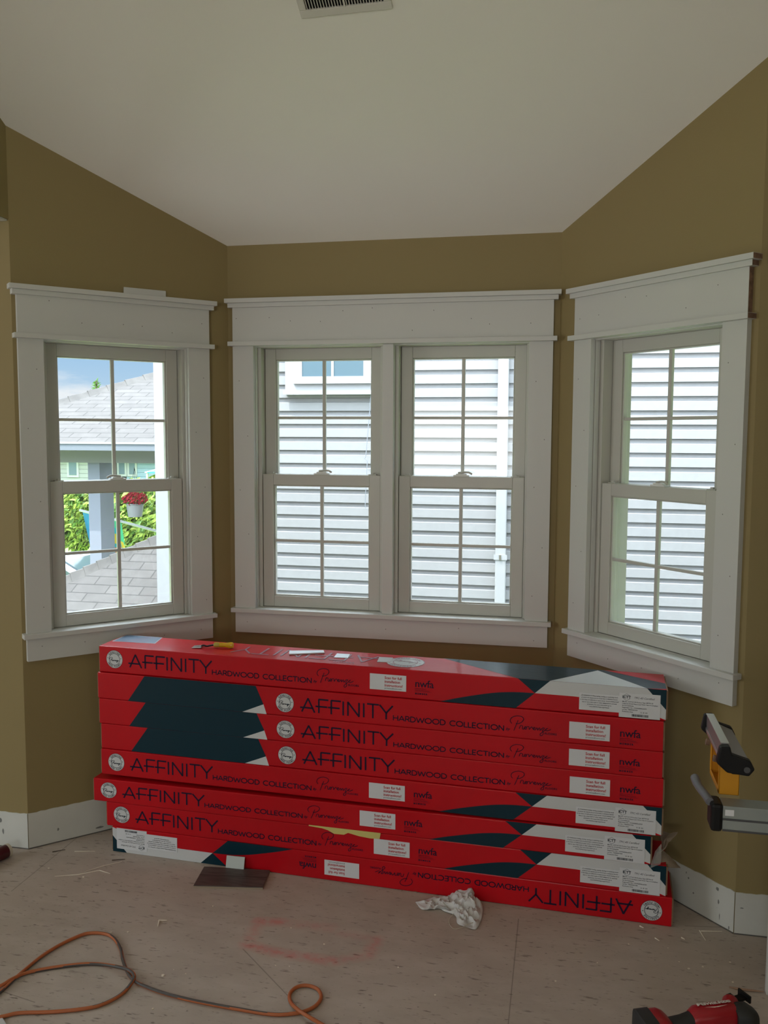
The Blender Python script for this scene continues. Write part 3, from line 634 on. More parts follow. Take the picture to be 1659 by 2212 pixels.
# extension cord, orange with a dark stripe that turns with the twist
orange = mat('orange_cord', (.42, .115, .035), .5); stripe = mat('dark_cord_stripe', (.075, .065, .06), .5)
cp = [(694, 2212), (668, 2197), (642, 2180), (627, 2163), (627, 2145), (642, 2132), (664, 2129), (686, 2137), (693.5, 2154), (683.5, 2171), (660, 2184), (629, 2190), (586, 2191), (521, 2181), (434, 2165), (369, 2150), (321, 2134), (291, 2119), (275.6, 2100), (265, 2071.5), (260, 2050), (247, 2028), (226, 2017), (191, 2016), (160.6, 2026), (126, 2043), (91, 2065), (56, 2093), (26, 2119), (0, 2143), (-40, 2172), (-85, 2180), (-95, 2165), (-45, 2145), (0, 2130), (26, 2115), (56, 2102), (108.5, 2091), (174, 2083), (217, 2083), (260, 2090), (282, 2097.6), (290, 2110.6), (278, 2132), (256, 2152), (217, 2171), (174, 2180), (108.5, 2186), (43, 2188), (9, 2195), (-40, 2205), (-90, 2215)]
hz = {40: .013, 41: .014, 42: .012, 1: .013, 2: .013, 35: .009, 34: .007, 28: .006}
cp3 = [F(x, y, hz.get(i, .0055)) for i, (x, y) in enumerate(cp)]
cp3 = [F(760, 2250, .0055), F(725, 2230, .0055)]+cp3
sp = spline(cp3, 7)
def cm(i, k):
    q = (k/12+ .38*math.sin(i*.035)+i*.0012+.05) % 1.0
    return stripe if q < .30 else orange
tag(MB().tube(sp, .0048, orange, 12, ms=cm).build('extension_cord', smooth=True), 'orange extension cord with dark stripe looping over the subfloor', 'cord')

# crumpled white cloth with an elastic loop
cloth = mat('white_cloth', (.62, .61, .60), .8, bump=(120, .3, .001))
rag = thing('dust_mask', 'crumpled white fabric mask with elastic loop on floor by cartons', 'mask', F(985, 1965))
outl = [(900, 1945), (912, 1944), (935, 1936), (960, 1930), (985, 1922), (1010, 1916), (1028, 1922), (1032, 1938), (1044, 1955), (1042, 1980), (1030, 2003), (1012, 1999), (990, 1992), (985, 1975), (962, 1966), (950, 1960), (915, 1962), (903, 1950)]
O3 = [front_pt(x, y, -.024) if y < 1838+(x-244)*.137+3 else F(x, y, .001) for x, y in outl]; cen = F(1003, 1964, .004); NRr, NO = 22, len(O3)*5; Os = spline(O3, 5, True); vs = []; fs = []
for i in range(NRr+1):
    t_ = i/NRr
    for j in range(NO):
        p_ = cen.lerp(Os[j], t_); q_ = p_*1.0
        rd = (1-abs(noise.noise(Vector((p_.x*38+p_.y*14, p_.y*30, 1.3))))*3.2)*.011+(1-abs(noise.noise(Vector((p_.x*85, p_.y*70, 4))))*3)*.005
        pe = (p_-F(1018, 1950)).length; hgt = .026*math.exp(-(pe/.045)**2)+.006*math.exp(-((p_-F(940, 1950)).length/.05)**2)
        z = .002+(hgt+rd)*(1-t_**5)+.004*(1-t_)
        q_.z = max(.001, p_.z+z); q_ += Vector((noise.noise(p_*45), noise.noise(p_*45+Vector((9, 0, 0))), 0))*.012*(1-t_**3); vs.append(q_)
for i in range(NRr):
    for j in range(NO): fs.append((i*NO+j, i*NO+(j+1) % NO, (i+1)*NO+(j+1) % NO, (i+1)*NO+j))
rag.location = rag.location - NB*.012
o = MB().add([p_-NB*.012 for p_ in vs], fs, cloth).build('fabric', rag, smooth=True); sm = o.modifiers.new('solid', 'SOLIDIFY'); sm.thickness = .0012
MB().tube(spline([F(980, 1974, .006), F(971, 1984, .004), F(971, 1996, .003), F(980, 2006, .003), F(996, 2004, .004), F(1014, 1996, .006), F(1030, 1990, .008)], 6), .0011, mat('elastic', (.5, .45, .36), .7), 6).build('elastic_loop', rag, smooth=True)

# splinters and chips
chip = mat('pale_wood_chip', (.80, .72, .60), .8); chipd = mat('dark_splinter', (.10, .07, .055), .8)
def splinter(pts, r, m, label, cat='splinter', group=None, name='wood_splinter'):
    r *= 1.25
    P_ = [F(x, y, r+.0003) for x, y in pts]
    return tag(MB().tube(P_, [r*.5]+[r]*(len(P_)-2)+[r*.4] if len(P_) > 2 else [r, r*.5], m, 5).build(name), label, cat, group)
splinter([(118, 1893), (170, 1889), (215, 1880), (238, 1887)], .0014, chip, 'longest pale curved wood splinter on floor left of the cartons')
splinter([(182, 1883), (225, 1870), (263, 1861)], .0013, chip, 'thin pale splinter crossing above the longest one, left of cartons')
splinter([(242, 1858), (270, 1856)], .0016, chipd, 'short dark splinter on floor below the left end of the cartons')
splinter([(113, 1840), (141, 1835)], .0016, chipd, 'short dark splinter on floor near the left bay wall')
splinter([(161, 1839), (205, 1838.5)], .0010, chip, 'thin straight pale splinter beside the left bay wall')
splinter([(341, 2001), (344, 1988), (361, 1988)], .0022, chip, 'small pale L-shaped wood chip on floor above the cord loop')
splinter([(1511, 2010), (1524, 2031)], .0013, chip, 'slanted pale splinter on floor right of the cartons')
splinter([(1514, 2011), (1560, 2012)], .0013, chip, 'straight pale splinter on floor beside the right bay wall')
splinter([(1382, 2000), (1390, 2004)], .0018, chip, 'short pale chip just in front of the bottom carton corner')
splinter([(1415, 2026), (1424, 2032)], .0016, chip, 'short pale chip on floor nearest below the bottom carton corner')
splinter([(1472, 2025), (1479, 2029)], .0020, chip, 'short pale chip on open floor between cartons and right wall')
sm_ = [(1358, 2040), (1443, 2048), (1467, 2078), (1488, 2093), (1518, 2089), (352, 2108), (240, 2014), (277, 2014), (375, 2095), (401, 2104), (595, 2086), (625, 2088), (629, 2005), (105, 1876), (180, 1895), (1577, 2079), (1583, 2122), (700, 2040), (860, 2090), (1200, 2120), (940, 2150), (1290, 2080), (330, 2180), (460, 1958)]
for i, (x, y) in enumerate(sm_):
    p_ = F(x, y); r_ = random.uniform(.0018, .0036) if i != 5 else .006; an = random.random()*3; mb = MB()
    k = 5; rg = [p_+Vector((math.cos(an+6.283*j/k)*r_*random.uniform(.6, 1.3), math.sin(an+6.283*j/k)*r_*random.uniform(.5, 1), .0003)) for j in range(k)]
    mb.prism(rg, (0, 0, r_*.5), chip)
    tag(mb.build('wood_chip'), 'tiny pale crumb of debris scattered on the open brown subfloor', 'debris', 'tiny crumbs of debris on the subfloor')
# torn packaging at the right end of the cartons
brown = mat('crumpled_paper', (.27, .21, .155), .85, bump=(50, .5, .004))
def sheet(name, P4, label, m, sag=.012, seed=0, n=10, cat='packaging'):
    P4 = [Vector(p_) for p_ in P4]; vs = []; fs = []
    for i in range(n+1):
        for j in range(n+1):
            a_, b_ = i/n, j/n; p_ = P4[0]*(1-a_)*(1-b_)+P4[1]*a_*(1-b_)+P4[2]*a_*b_+P4[3]*(1-a_)*b_
            q_ = Vector((p_.x*28+seed, p_.y*28, p_.z*28)); vs.append(p_+Vector((noise.noise(q_), noise.noise(q_+Vector((7, 0, 0))), noise.noise(q_+Vector((0, 7, 0)))))*sag)
    for i in range(n):
        for j in range(n): a_ = i*(n+1)+j; fs.append((a_, a_+n+1, a_+n+2, a_+1))
    o = MB().add(vs, fs, m).build(name); s_ = o.modifiers.new('solid', 'SOLIDIFY'); s_.thickness = .0015; return tag(o, label, cat)
yk = -.585
sheet('torn_cardboard', [Y(1412, 1866, yk-.02), Y(1468, 1877, yk-.01), Y(1462, 1862, yk+.03), Y(1425, 1830, yk+.02)], 'torn brown cardboard flap poking out beside the second carton from floor', brown, .006, 3)
sheet('crumpled_paper', [Y(1424, 1846, yk-.01), Y(1455, 1822, yk), Y(1462, 1800, yk+.02), Y(1420, 1795, yk+.05)], 'crumpled brown paper wedged between carton ends and right wall', brown, .02, 8)
plasM = mat('clear_plastic_wrap', (.6, .6, .6), .2, alpha=.28, bump=(60, .6, .004))
sheet('plastic_wrap', [Y(1408, 1873, yk-.035), Y(1424, 1870, yk-.03), Y(1428, 1824, yk-.02), Y(1412, 1840, yk-.03)], 'clear plastic wrap hanging off the end of the third lowest carton', plasM, .01, 5)
sheet('paper_scrap', [F(755, 1896, .004), F(778, 1903, .004), F(780, 1898, .014)+NB*.01, F(757, 1892, .014)+NB*.01], 'crumpled brown paper scrap at the foot of the bottom carton', brown, .006, 2)
splinter([(833, 1909), (858, 1919), (880, 1920), (903, 1928)], .0018, kraft, 'shredded cardboard strips along the foot of the bottom carton')
splinter([(868, 1925), (872, 1917), (882, 1912)], .0015, kraft, 'small forked cardboard shred at the foot of the bottom carton')
# maroon caulk tube at the left edge
mar = mat('maroon_tube', (.075, .008, .014), .3, var=(3, .3)); cream = mat('cream_cap', (.55, .50, .40), .6)
e1, e0 = F(19, 1836, .024), F(-60, 1872, .024); ax = (e1-e0).normalized()
ct = thing('caulk_tube', 'maroon cardboard tube with cream end ring at the left edge', 'tube', (e0+e1)/2-Vector((0, 0, .024)))
MB().lathe([(.0225, 0), (.0235, .001), (.0235, (e1-e0).length-.011)], e0, ax, mar, 24).build('barrel', ct, smooth=True)
MB().lathe([(.0238, 0), (.0238, .011), (.019, .0112), (.019, .002)], e1-ax*.011, ax, cream, 24).build('end_ring', ct, smooth=True, label='cream end ring')
# thin offcut strip at the foot of the doorway trim and a white sheet corner at lower left
splinter([(1575, 2132), (1600, 2137), (1650, 2142)], .003, mat('tan_wood', (.36, .22, .15), .7), 'thin tan wood strip on floor beside the white trim at right edge', 'wood strip', name='wood_strip')
mb = MB(); mb.prism([F(-30, 2190, .001), F(0, 2192, .001), F(14, 2216, .001), F(-30, 2240, .001)], (0, 0, .004), whiteM); tag(mb.build('foam_board'), 'corner of a pale board on floor at the lower left corner', 'board')

# ------------------------------------------------------------------ red cordless tool at the lower right
trd = mat('tool_red', (.34, .008, .016), .35, spec=.5); rub = mat('tool_rubber', (.018, .018, .018), .6, bump=(200, .3, .001)); logo = mat('logo_white', (.75, .72, .68), .5)
tl = thing('oscillating_tool', 'red and black cordless oscillating tool with battery on floor', 'power tool', F(1500, 2215))
e0, e1 = F(1424, 2214, .060), F(1612, 2189, .060); tx = (e1-e0); TL = tx.length; tx.normalize(); ty = Vector((-tx.y, tx.x, 0)); tz = Vector((0, 0, 1))
q_ = lambda x, y, z: e0+tx*x+ty*y+tz*(z)
def loft(secs, m, name, par, seg=18, label=None, pw=3.0):
    vs = []; fs = []
    for (x, y, z, ry, rz) in secs:
        for k in range(seg):
            a_ = 2*math.pi*k/seg; c_, s_ = math.cos(a_), math.sin(a_)
            vs.append(q_(x, y+ry*math.copysign(abs(c_)**(2/pw), c_), z+rz*math.copysign(abs(s_)**(2/pw), s_)))
    n = len(secs); fs = [(i*seg+k, i*seg+(k+1) % seg, (i+1)*seg+(k+1) % seg, (i+1)*seg+k) for i in range(n-1) for k in range(seg)]
    fs += [tuple(range(seg))[::-1], tuple((n-1)*seg+k for k in range(seg))]
    return MB().add(vs, fs, m).build(name, par, smooth=True, label=label)
loft([(.015, 0, -.012, .020, .022), (.06, 0, -.008, .020, .022), (.10, 0, -.004, .024, .026)], rub, 'grip', tl)
loft([(.085, 0, -.003, .023, .024), (.10, 0, 0, .029, .030), (.15, .0, .0, .031, .032), (.19, .0, .0, .030, .031), (.205, 0, 0, .026, .028)], trd, 'motor_housing', tl)
loft([(.195, -.012, 0, .024, .026), (.215, -.014, 0, .034, .032), (.235, -.014, 0, .034, .030), (.25, -.014, -.002, .024, .022)], rub, 'gear_head', tl)
loft([(-.024, 0, -.013, .037, .036), (-.018, 0, -.013, .041, .040), (.004, 0, -.013, .041, .040), (.018, 0, -.012, .034, .034), (.026, 0, -.012, .024, .026)], trd, 'battery_collar', tl, pw=5)
loft([(-.052, 0, -.013, .040, .038), (-.050, 0, -.013, .043, .041), (-.016, 0, -.013, .043, .041), (-.014, 0, -.013, .040, .038)], mat('battery_black', (.022, .024, .025), .5), 'battery', tl, pw=6)
hx_ = (ty*.72+tx*.62+tz*.16).normalized(); hp = q_(.196, .012, .002)
MB().lathe([(.010, 0), (.020, .004), (.021, .014), (.021, .034), (.018, .040), (.010, .042)], hp, hx_, trd, 20).build('head_boss', tl, smooth=True)
bx_ = (tx*.95+ty*.22).normalized(); by_ = Vector((-bx_.y, bx_.x, 0)); bp0 = hp+hx_*.036
bb = lambda a_, b_, c_: bp0+bx_*a_+by_*b_+tz*c_
mb = MB(); mb.box(0, .014, -.016, .016, -.008, .010, black, lambda s: bb(s[0], s[1], s[2])); mb.box(.014, .044, -.010, .010, -.002, .004, black, lambda s: bb(s[0], s[1], s[2]))
mb.box(.044, .049, -.020, .020, -.006, .012, black, lambda s: bb(s[0], s[1], s[2])); mb.build('blade', tl)
v_, f_ = text2d('Milwaukee', .026, bold=.0004, align='CENTER', sp=.82, shear=.3)
mb = MB(); 
def lp(a_, b_):                               # wrapped on the top of the housing
    th = b_/.031; return q_(.150+a_, .031*math.sin(th)+.004, .0328*math.cos(th)+.0006)
mb.add([lp(a_, b_) for a_, b_ in v_], f_, logo); mb.add([lp(-.030, -.006), lp(.0, -.011), lp(.034, -.007), lp(.0, -.0085)], [(0, 1, 2, 3)], logo); mb.build('logo', tl, recalc=False, label='white lettered logo')

# ------------------------------------------------------------------ saw stand reaching in from the right
yF = CAM.y+1.55
def at(px, py, z): return F(px, py, z)
zb = .80; pA = F(1562, 1741, zb); st_ = thing('saw_stand', 'aluminium saw stand beam with black end cap reaching in at right', 'tool stand', (pA.x+.4, pA.y+.02, 0))
bx, by = pA.x, pA.y; 
mb = MB(); mb.box(bx-.0, bx+1.1, by, by+.042, zb-.048, zb, aluD)
mb.box(bx-.0, bx+1.1, by-.0015, by, zb-.028, zb-.024, dkgray); mb.box(bx, bx+1.1, by-.0012, by, zb-.050, zb-.046, dkgray); mb.build('beam', st_, bevel=.002)
mb = MB(); mb.box(bx-.022, bx, by-.004, by+.046, zb-.052, zb+.003, black); mb.build('end_cap', st_, bevel=.006, label='black plastic end cap')
MB().tube(spline([(bx-.022, by+.015, zb+.0), (bx-.026, by+.04, zb+.002), (bx-.034, by+.08, zb+.004), (bx-.036, by+.12, zb+.006)], 5), [.008]*12+[.009]*4, mat('grey_plastic', (.16, .16, .18), .5), 10).build('release_lever', st_, smooth=True)
MB().box(bx+.004, bx+.020, by-.002, by-.0005, zb-.018, zb-.006, paper).build('size_sticker', st_)
for s_ in (1, -1): MB().tube([(bx+1.0, by+.02+s_*.01, zb-.05), (bx+1.0+.05, by+.02+s_*.3, .0)], .016, alu, 10).build('leg', st_)
for s_ in (1, -1): MB().tube([(bx+.9, by+.02, zb-.05), (bx+.72, by+.02+s_*.3, .0)], .016, alu, 10).build('leg', st_)
yellow = mat('yellow_steel', (.62, .27, .008), .42); zc = zb+.0005
wb = thing('work_stop', 'yellow bracket holding an aluminium work stop on the stand beam', 'bracket', (bx+.05, by+.06, zc))
# yellow frame standing on the beam
f0 = F(1552, 1716, zc); f1 = F(1596, 1719, zc); yx0, yx1, yy = f0.x, f1.x, f0.y; dp = .115; th = .0035; hh = .075
mb = MB(); mb.box(yx0, yx1, yy, yy+th, zc, zc+hh, yellow); mb.box(yx0, yx1, yy+dp-th, yy+dp, zc, zc+hh, yellow); mb.box(yx0, yx1, yy, yy+dp, zc, zc+th, yellow)
mb.box(yx1-th, yx1, yy, yy+dp, zc, zc+hh, yellow); mb.box(yx0, yx0+th, yy, yy+.012, zc, zc+hh, yellow); mb.box(yx0, yx0+th, yy+dp-.008, yy+dp, zc, zc+hh, yellow); mb.box(yx0, yx0+th, yy, yy+dp, zc, zc+.010, yellow)
mb.build('bracket', wb, bevel=.002, label='yellow steel bracket')
zt2 = zc+hh
sy0, sy1 = yy-.03, yy+dp+.035; sx0 = yx0-.004
steelr = mat('worn_alloy', (.30, .30, .31), .4, metal=.7)
mb = MB()
mb.prism([(sx0, sy0, zt2+.040), (sx0+.013, sy0, zt2+.040), (sx0+.013, sy0, zt2+.026), (sx0+.052, sy0, zt2+.010), (sx0+.052, sy0, zt2), (sx0, sy0, zt2)], (0, sy1-sy0, 0), steelr); mb.build('work_rest', wb, bevel=.001)
mb = MB(); mb.box(sx0-.001, sx0+.0145, sy0-.001, sy1+.002, zt2+.040, zt2+.042, alu); mb.box(sx0-.0015, sx0, sy0, sy1, zt2+.005, zt2+.012, alu); mb.build('top_rail', wb, bevel=.0004)
for y0_, y1_ in ((sy0-.020, sy0-.0005), (sy1+.0005, sy1+.018)):
    mb = MB(); mb.prism([(sx0-.004, y0_, zt2+.038), (sx0+.014, y0_, zt2+.040), (sx0+.018, y0_, zt2+.024), (sx0+.052, y0_, zt2+.014), (sx0+.060, y0_, zt2-.002), (sx0+.050, y0_, zt2-.016), (sx0+.010, y0_, zt2-.012), (sx0-.010, y0_, zt2+.006)], (0, y1_-y0_, 0), black); mb.build('end_block', wb, bevel=.003)
MB().lathe([(.004, 0), (.006, .001), (.006, .003), (.003, .003)], (sx0+.045, sy0-.020, zt2-.002), (0, -1, 0), dkgray, 12).build('axle_screw', wb)
MB().box(yx0+.022, yx0+.045, yy-.006, yy-.0005, zc+hh-.030, zc+hh-.012, black).build('clip', wb, bevel=.002)
for yy2 in (yy+.008, yy+dp-.01): MB().lathe([(.003, 0), (.007, .001), (.007, .008), (.003, .009)], (yx0-.003, yy2, zt2-.006), (-1, 0, .2), rawwood, 10).build('bolt', wb)

# ================================================================== outside
ext_white = mat('white_siding', (.29, .293, .298), .55, var=(30, .03)); ext_trim = mat('white_exterior_trim', (.36, .37, .38), .5)
SY = 3.34; SX0, SX1 = -2.87, 6.0; lap = .1016
nh = thing('neighbor_house', 'white lap-sided neighboring house with grey hip roofed porch, outside the windows', 'house', (0, SY+.5, -3.0))
mb = MB(); z = -3.0; prof = []
ph = Y(1000, 1290, SY).z % lap
z = -3.0 - (-3.0 % lap) + ph - lap
while z < 3.3:
    prof += [(-.003, z), (-.025, z+.0015), (-.0235, z+.064), (-.005, z+.070), (-.004, z+.0995)]; z += lap
vs = []; fs = []
for (d_, zz) in prof: vs += [(SX0+.02, SY+d_, zz), (SX1, SY+d_, zz)]
for i in range(len(prof)-1): fs.append((2*i, 2*i+1, 2*i+3, 2*i+2))
mb.add(vs, fs, ext_white); mb.box(SX0+.03, SX1, SY+.02, SY+.2, -3, 3.3, ext_white); mb.build('siding_wall', nh, recalc=False)
MB().box(SX0-.02, SX0+.09, SY-.03, SY+.09, -3, 3.3, ext_trim).build('corner_board', nh)
mb = MB(); mb.box(SX0+.01, SX0+.04, SY+.09, SY+9, -3, 1.2, ext_white); mb.build('front_wall', nh)
d0, d1 = Y(1073, 1000, SY-.07), Y(1096, 1000, SY-.07)
ds = MB().box(d0.x, d1.x, SY-.085, SY-.03, -3, 3.25, ext_trim).build('downspout', nh, bevel=.008)
zz = Y(1080, 1204, SY-.09).z
mb = MB(); mb.box(d0.x-.01, d1.x+.01, SY-.09, SY-.086, zz-.02, zz+.02, ext_trim); mb.box(d0.x+.03, d0.x+.045, SY-.097, SY-.09, zz-.018, zz+.018, steel); mb.build('bracket', ds)
# window of the neighbouring house
def Z(px, py): return Y(px, py, SY-.05)
g0, g1 = Z(655, 814), Z(787, 814); gb = g0.z; tl_, tr_ = Z(617, 853), Z(812, 853); zb_ = tl_.z
nw = MB(); zt_ = gb+.62
nw.box(tl_.x, tr_.x, SY-.06, SY, zb_, zt_+.16, ext_trim); nw.box(tl_.x-.01, tr_.x+.01, SY-.085, SY-.06, zb_, zb_+.03, ext_trim)
i0_, i1_ = Z(636, 814).x, Z(806, 814).x
nw.box(i0_, i1_, SY-.075, SY-.06, gb-.055, zt_+.06, ext_trim)
for a_, b_ in ((i0_, g0.x), (g1.x, i1_)): nw.box(a_, b_, SY-.085, SY-.075, gb, zt_+.04, ext_trim)
nw.box(i0_, i1_, SY-.085, SY-.075, gb-.055, gb, ext_trim); nw.box((g0.x+g1.x)/2-.010, (g0.x+g1.x)/2+.010, SY-.085, SY-.075, gb, zt_, ext_trim)
nwo = nw.build('window', nh)
MB().box(g0.x, g1.x, SY-.079, SY-.0755, gb, zt_, mat('reflecting_glass', (.10, .16, .20), .12, spec=.8)).build('pane', nwo)
# loose cable in front of the siding
cb = [(808, 740), (804, 800), (799, 880), (794, 940), (790, 985), (787, 990), (793, 996), (792, 1020), (790, 1060), (789, 1092), (793, 1100)]
MB().tube(spline([Y(a_, b_, SY-.06) for a_, b_ in cb], 4), .003, mat('grey_cable', (.25, .27, .3), .6), 6).build('hanging_cable', nh)
# shingles
def shingle(name, base):
    m = bpy.data.materials.new(name); m.use_nodes = True; t2 = m.node_tree; b = t2.nodes['Principled BSDF']; co = N(t2, 'ShaderNodeTexCoord')
    br = N(t2, 'ShaderNodeTexBrick'); br.inputs['Scale'].default_value = 1; br.inputs['Brick Width'].default_value = .33; br.inputs['Row Height'].default_value = .127
    br.inputs['Mortar Size'].default_value = .006; br.inputs['Color1'].default_value = (*[c*.92 for c in base], 1); br.inputs['Color2'].default_value = (*[c*1.1 for c in base], 1); br.inputs['Mortar'].default_value = (*[c*.45 for c in base], 1)
    t2.links.new(co.outputs['UV'], br.inputs['Vector'])
    n = N(t2, 'ShaderNodeTexNoise'); n.inputs['Scale'].default_value = 9; n.inputs['Detail'].default_value = 8; t2.links.new(co.outputs['Object'], n.inputs['Vector'])
    mr = N(t2, 'ShaderNodeMapRange'); mr.inputs['To Min'].default_value = .75; mr.inputs['To Max'].default_value = 1.25; t2.links.new(n.outputs['Fac'], mr.inputs['Value'])
    mm = N(t2, 'ShaderNodeMix', data_type='RGBA', blend_type='MULTIPLY'); mm.inputs['Factor'].default_value = 1; t2.links.new(br.outputs['Color'], mm.inputs['A']); t2.links.new(mr.outputs[0], mm.inputs['B'])
    t2.links.new(mm.outputs['Result'], b.inputs['Base Color']); b.inputs['Roughness'].default_value = .9; return m
shM = shingle('grey_shingle', (.085, .080, .074)); capM = mat('ridge_shingle', (.10, .095, .088), .9, var=(8, .15)); gutM = mat('porch_gutter', (.20, .225, .25), .5); beamM = mat('porch_beam', (.30, .30, .29), .6); colM = mat('porch_column', (.28, .30, .36), .6)
def roof(name, par, corners, run_dir):
    """one shingled plane (world polygon), uv in metres along the eave and up the slope, given thickness"""
    mb = MB(); mb.add(corners, [tuple(range(len(corners)))], shM); o = mb.build(name, par, recalc=False)
    me = o.data; uvl = me.uv_layers.new(name='uv'); c0 = Vector(corners[0]); X = Vector((1, 0, 0)) if run_dir == 'x' else Vector((0, 1, 0)); nrm = me.polygons[0].normal; V = nrm.cross(X).normalized()
    for li, l in enumerate(me.loops):
        p_ = Vector(corners[l.vertex_index])-c0; uvl.data[li].uv = (p_.dot(X), p_.dot(V))
    s_ = o.modifiers.new('solid', 'SOLIDIFY'); s_.thickness = .05; s_.offset = -1 if nrm.z > 0 else 1; return o
def ridge(par, a_, b_, n, w_=.16):
    a_, b_ = Vector(a_), Vector(b_); d = (b_-a_); dn = d.normalized(); sd_ = dn.cross(Vector((0, 0, 1))).normalized(); mb = MB()
    for i in range(n):
        p_, q2 = a_+d*(i/n), a_+d*((i+1.12)/n); up_ = Vector((0, 0, .05)); u2 = Vector((0, 0, .035)); dn_ = Vector((0, 0, -.055))
        mb.hexa([p_+sd_*w_+dn_, q2+sd_*w_+dn_, q2-sd_*w_+dn_, p_-sd_*w_+dn_, p_+sd_*w_*.12+up_, q2+sd_*w_*.12+u2, q2-sd_*w_*.12+u2, p_-sd_*w_*.12+up_], capM)
    mb.build('ridge_cap', par)
pr_ = nh
# lower hip roof: plane facing the camera, rising away
D0 = 3.9                                            # y where the right end of the hip is
hr, hl = Y(352, 1158, 4.55), Y(100, 1290, 3.55)
k_ = .5
def on_plane(px, py, p0, sl):                       # point of the plane z = p0.z + sl*(y-p0.y)
    d = ray(px, py); t_ = (p0.z+sl*(CAM.y-p0.y)-CAM.z)/(d.z-sl*d.y); return CAM+d*t_
P0 = Y(345, 1160, 4.6); hipR = on_plane(372, 1150, P0, k_); hipL = on_plane(60, 1290, P0, k_); eR = on_plane(400, 1420, P0, k_); eL = on_plane(40, 1420, P0, k_)
roof('porch_lower_roof', pr_, [eL, eR, hipR, hipL], 'x'); ridge(pr_, hipL, hipR, 11, .10)
roof('porch_lower_roof_side', pr_, [hipL, hipR, hipR+Vector((-.8, 2.6, -1.5)), hipL+Vector((-1.0, 1.0, -1.5))], 'y')
# column and beam
cy_ = 5.6; c0, c1, c2 = Y(192, 1100, cy_), Y(217, 1100, cy_), Y(235, 1100, cy_+.28)
MB().box(c0.x, c1.x, cy_, cy_+.3, -2, Y(200, 990, cy_).z, colM).build('porch_column', pr_)
b0_, b1_ = Y(60, 998, cy_-.05), Y(372, 1000, cy_-.05); bt = Y(200, 972, cy_-.05).z
MB().box(b0_.x, min(b1_.x, SX0+.3), cy_-.05, cy_+.3, b0_.z, bt+.1, beamM).build('porch_beam', pr_)
gz0, gz1 = Y(200, 973, cy_-.35).z, Y(200, 957, cy_-.35).z
MB().box(b0_.x-.3, SX0+.4, cy_-.35, cy_-.22, gz0, gz1, gutM).build('porch_gutter', pr_)
MB().box(b0_.x-.3, SX0+.4, cy_-.36, cy_-.35, gz1-.01, gz1+.012, ext_trim).build('porch_gutter_lip', pr_)
MB().box(b0_.x-.3, SX0+.4, cy_-.22, cy_+.3, gz0+.0, gz0+.03, ext_trim).build('porch_soffit', pr_)
P1 = Y(200, 955, cy_-.30); e0_, e1_ = Vector((b0_.x-.4, P1.y, P1.z)), Vector((SX0+.5, P1.y, P1.z)); r1_ = on_plane(420, 786, P1, .42); r0_ = on_plane(60, 890, P1, .42)
roof('porch_upper_roof', pr_, [e0_, e1_, Vector((e1_.x, r1_.y, r1_.z)) if r1_.x < e1_.x else r1_, r1_, r0_], 'x'); ridge(pr_, r0_, r1_, 9, .12)
roof('porch_upper_roof_side', pr_, [r0_, r1_, Vector((r1_.x-2, r1_.y+3, P1.z)), Vector((r0_.x-2, r0_.y+2, P1.z))], 'y')
# hanging basket
red2 = mat('red_petals', (.55, .02, .05), .6); leafM = mat('leaf_green', (.09, .19, .03), .6, var=(3, .5)); leafL = mat('leaf_light', (.26, .36, .05), .6, var=(3, .4))
hy = 5.75; hb = Y(292, 1116, hy); ht = Y(292, 1090, hy); ppm = 1905/((Vector((hb.x, hy, 0))-CAM).dot(fw)+0.0)
pt = thing('hanging_basket', 'white hanging pot full of red flowers seen through left window', 'flower pot', hb)
MB().lathe([(14.5/ppm, 0), (18.5/ppm, (ht-hb).length), (19.5/ppm, (ht-hb).length+.004), (19/ppm, (ht-hb).length+.014)], hb, (0, 0, 1), ext_trim, 20).build('pot', pt, smooth=True)
def blobs(mb, c, rx, ry, rz, n, s, mats, seed, lo=.55):
    R = random.Random(seed)
    for i in range(n):
        while True:
            v = Vector((R.uniform(-1, 1), R.uniform(-1, 1), R.uniform(-1, 1)))
            if lo < v.length < 1: break
        p_ = Vector(c)+Vector((v.x*rx, v.y*ry, v.z*rz)); a_ = Vector((R.gauss(0, 1), R.gauss(0, 1), R.gauss(0, 1))).normalized(); b_ = a_.orthogonal().normalized(); c_ = a_.cross(b_); k = s*R.uniform(.6, 1.3)
        mb.add([p_-b_*k, p_-c_*k*.45+a_*k*.1, p_+b_*k, p_+c_*k*.45+a_*k*.1], [(0, 1, 2, 3)], R.choice(mats))
fc = ht+Vector((0, 0, .05))
mb = MB(); blobs(mb, fc, 24/ppm, .12, 13/ppm, 500, .022, [leafM, leafM], 4, .2); mb.build('foliage', pt, recalc=False)
mb = MB(); blobs(mb, fc+Vector((0, 0, .012)), 27/ppm, .14, 15/ppm, 700, .020, [red2], 5, .6); mb.build('flowers', pt, recalc=False)
for s_ in (-1, 0, 1): MB().tube([ht+Vector((s_*.08, 0, .0)), ht+Vector((0, 0, .42))], .002, dkgray, 5).build('hanger_wire', pt)
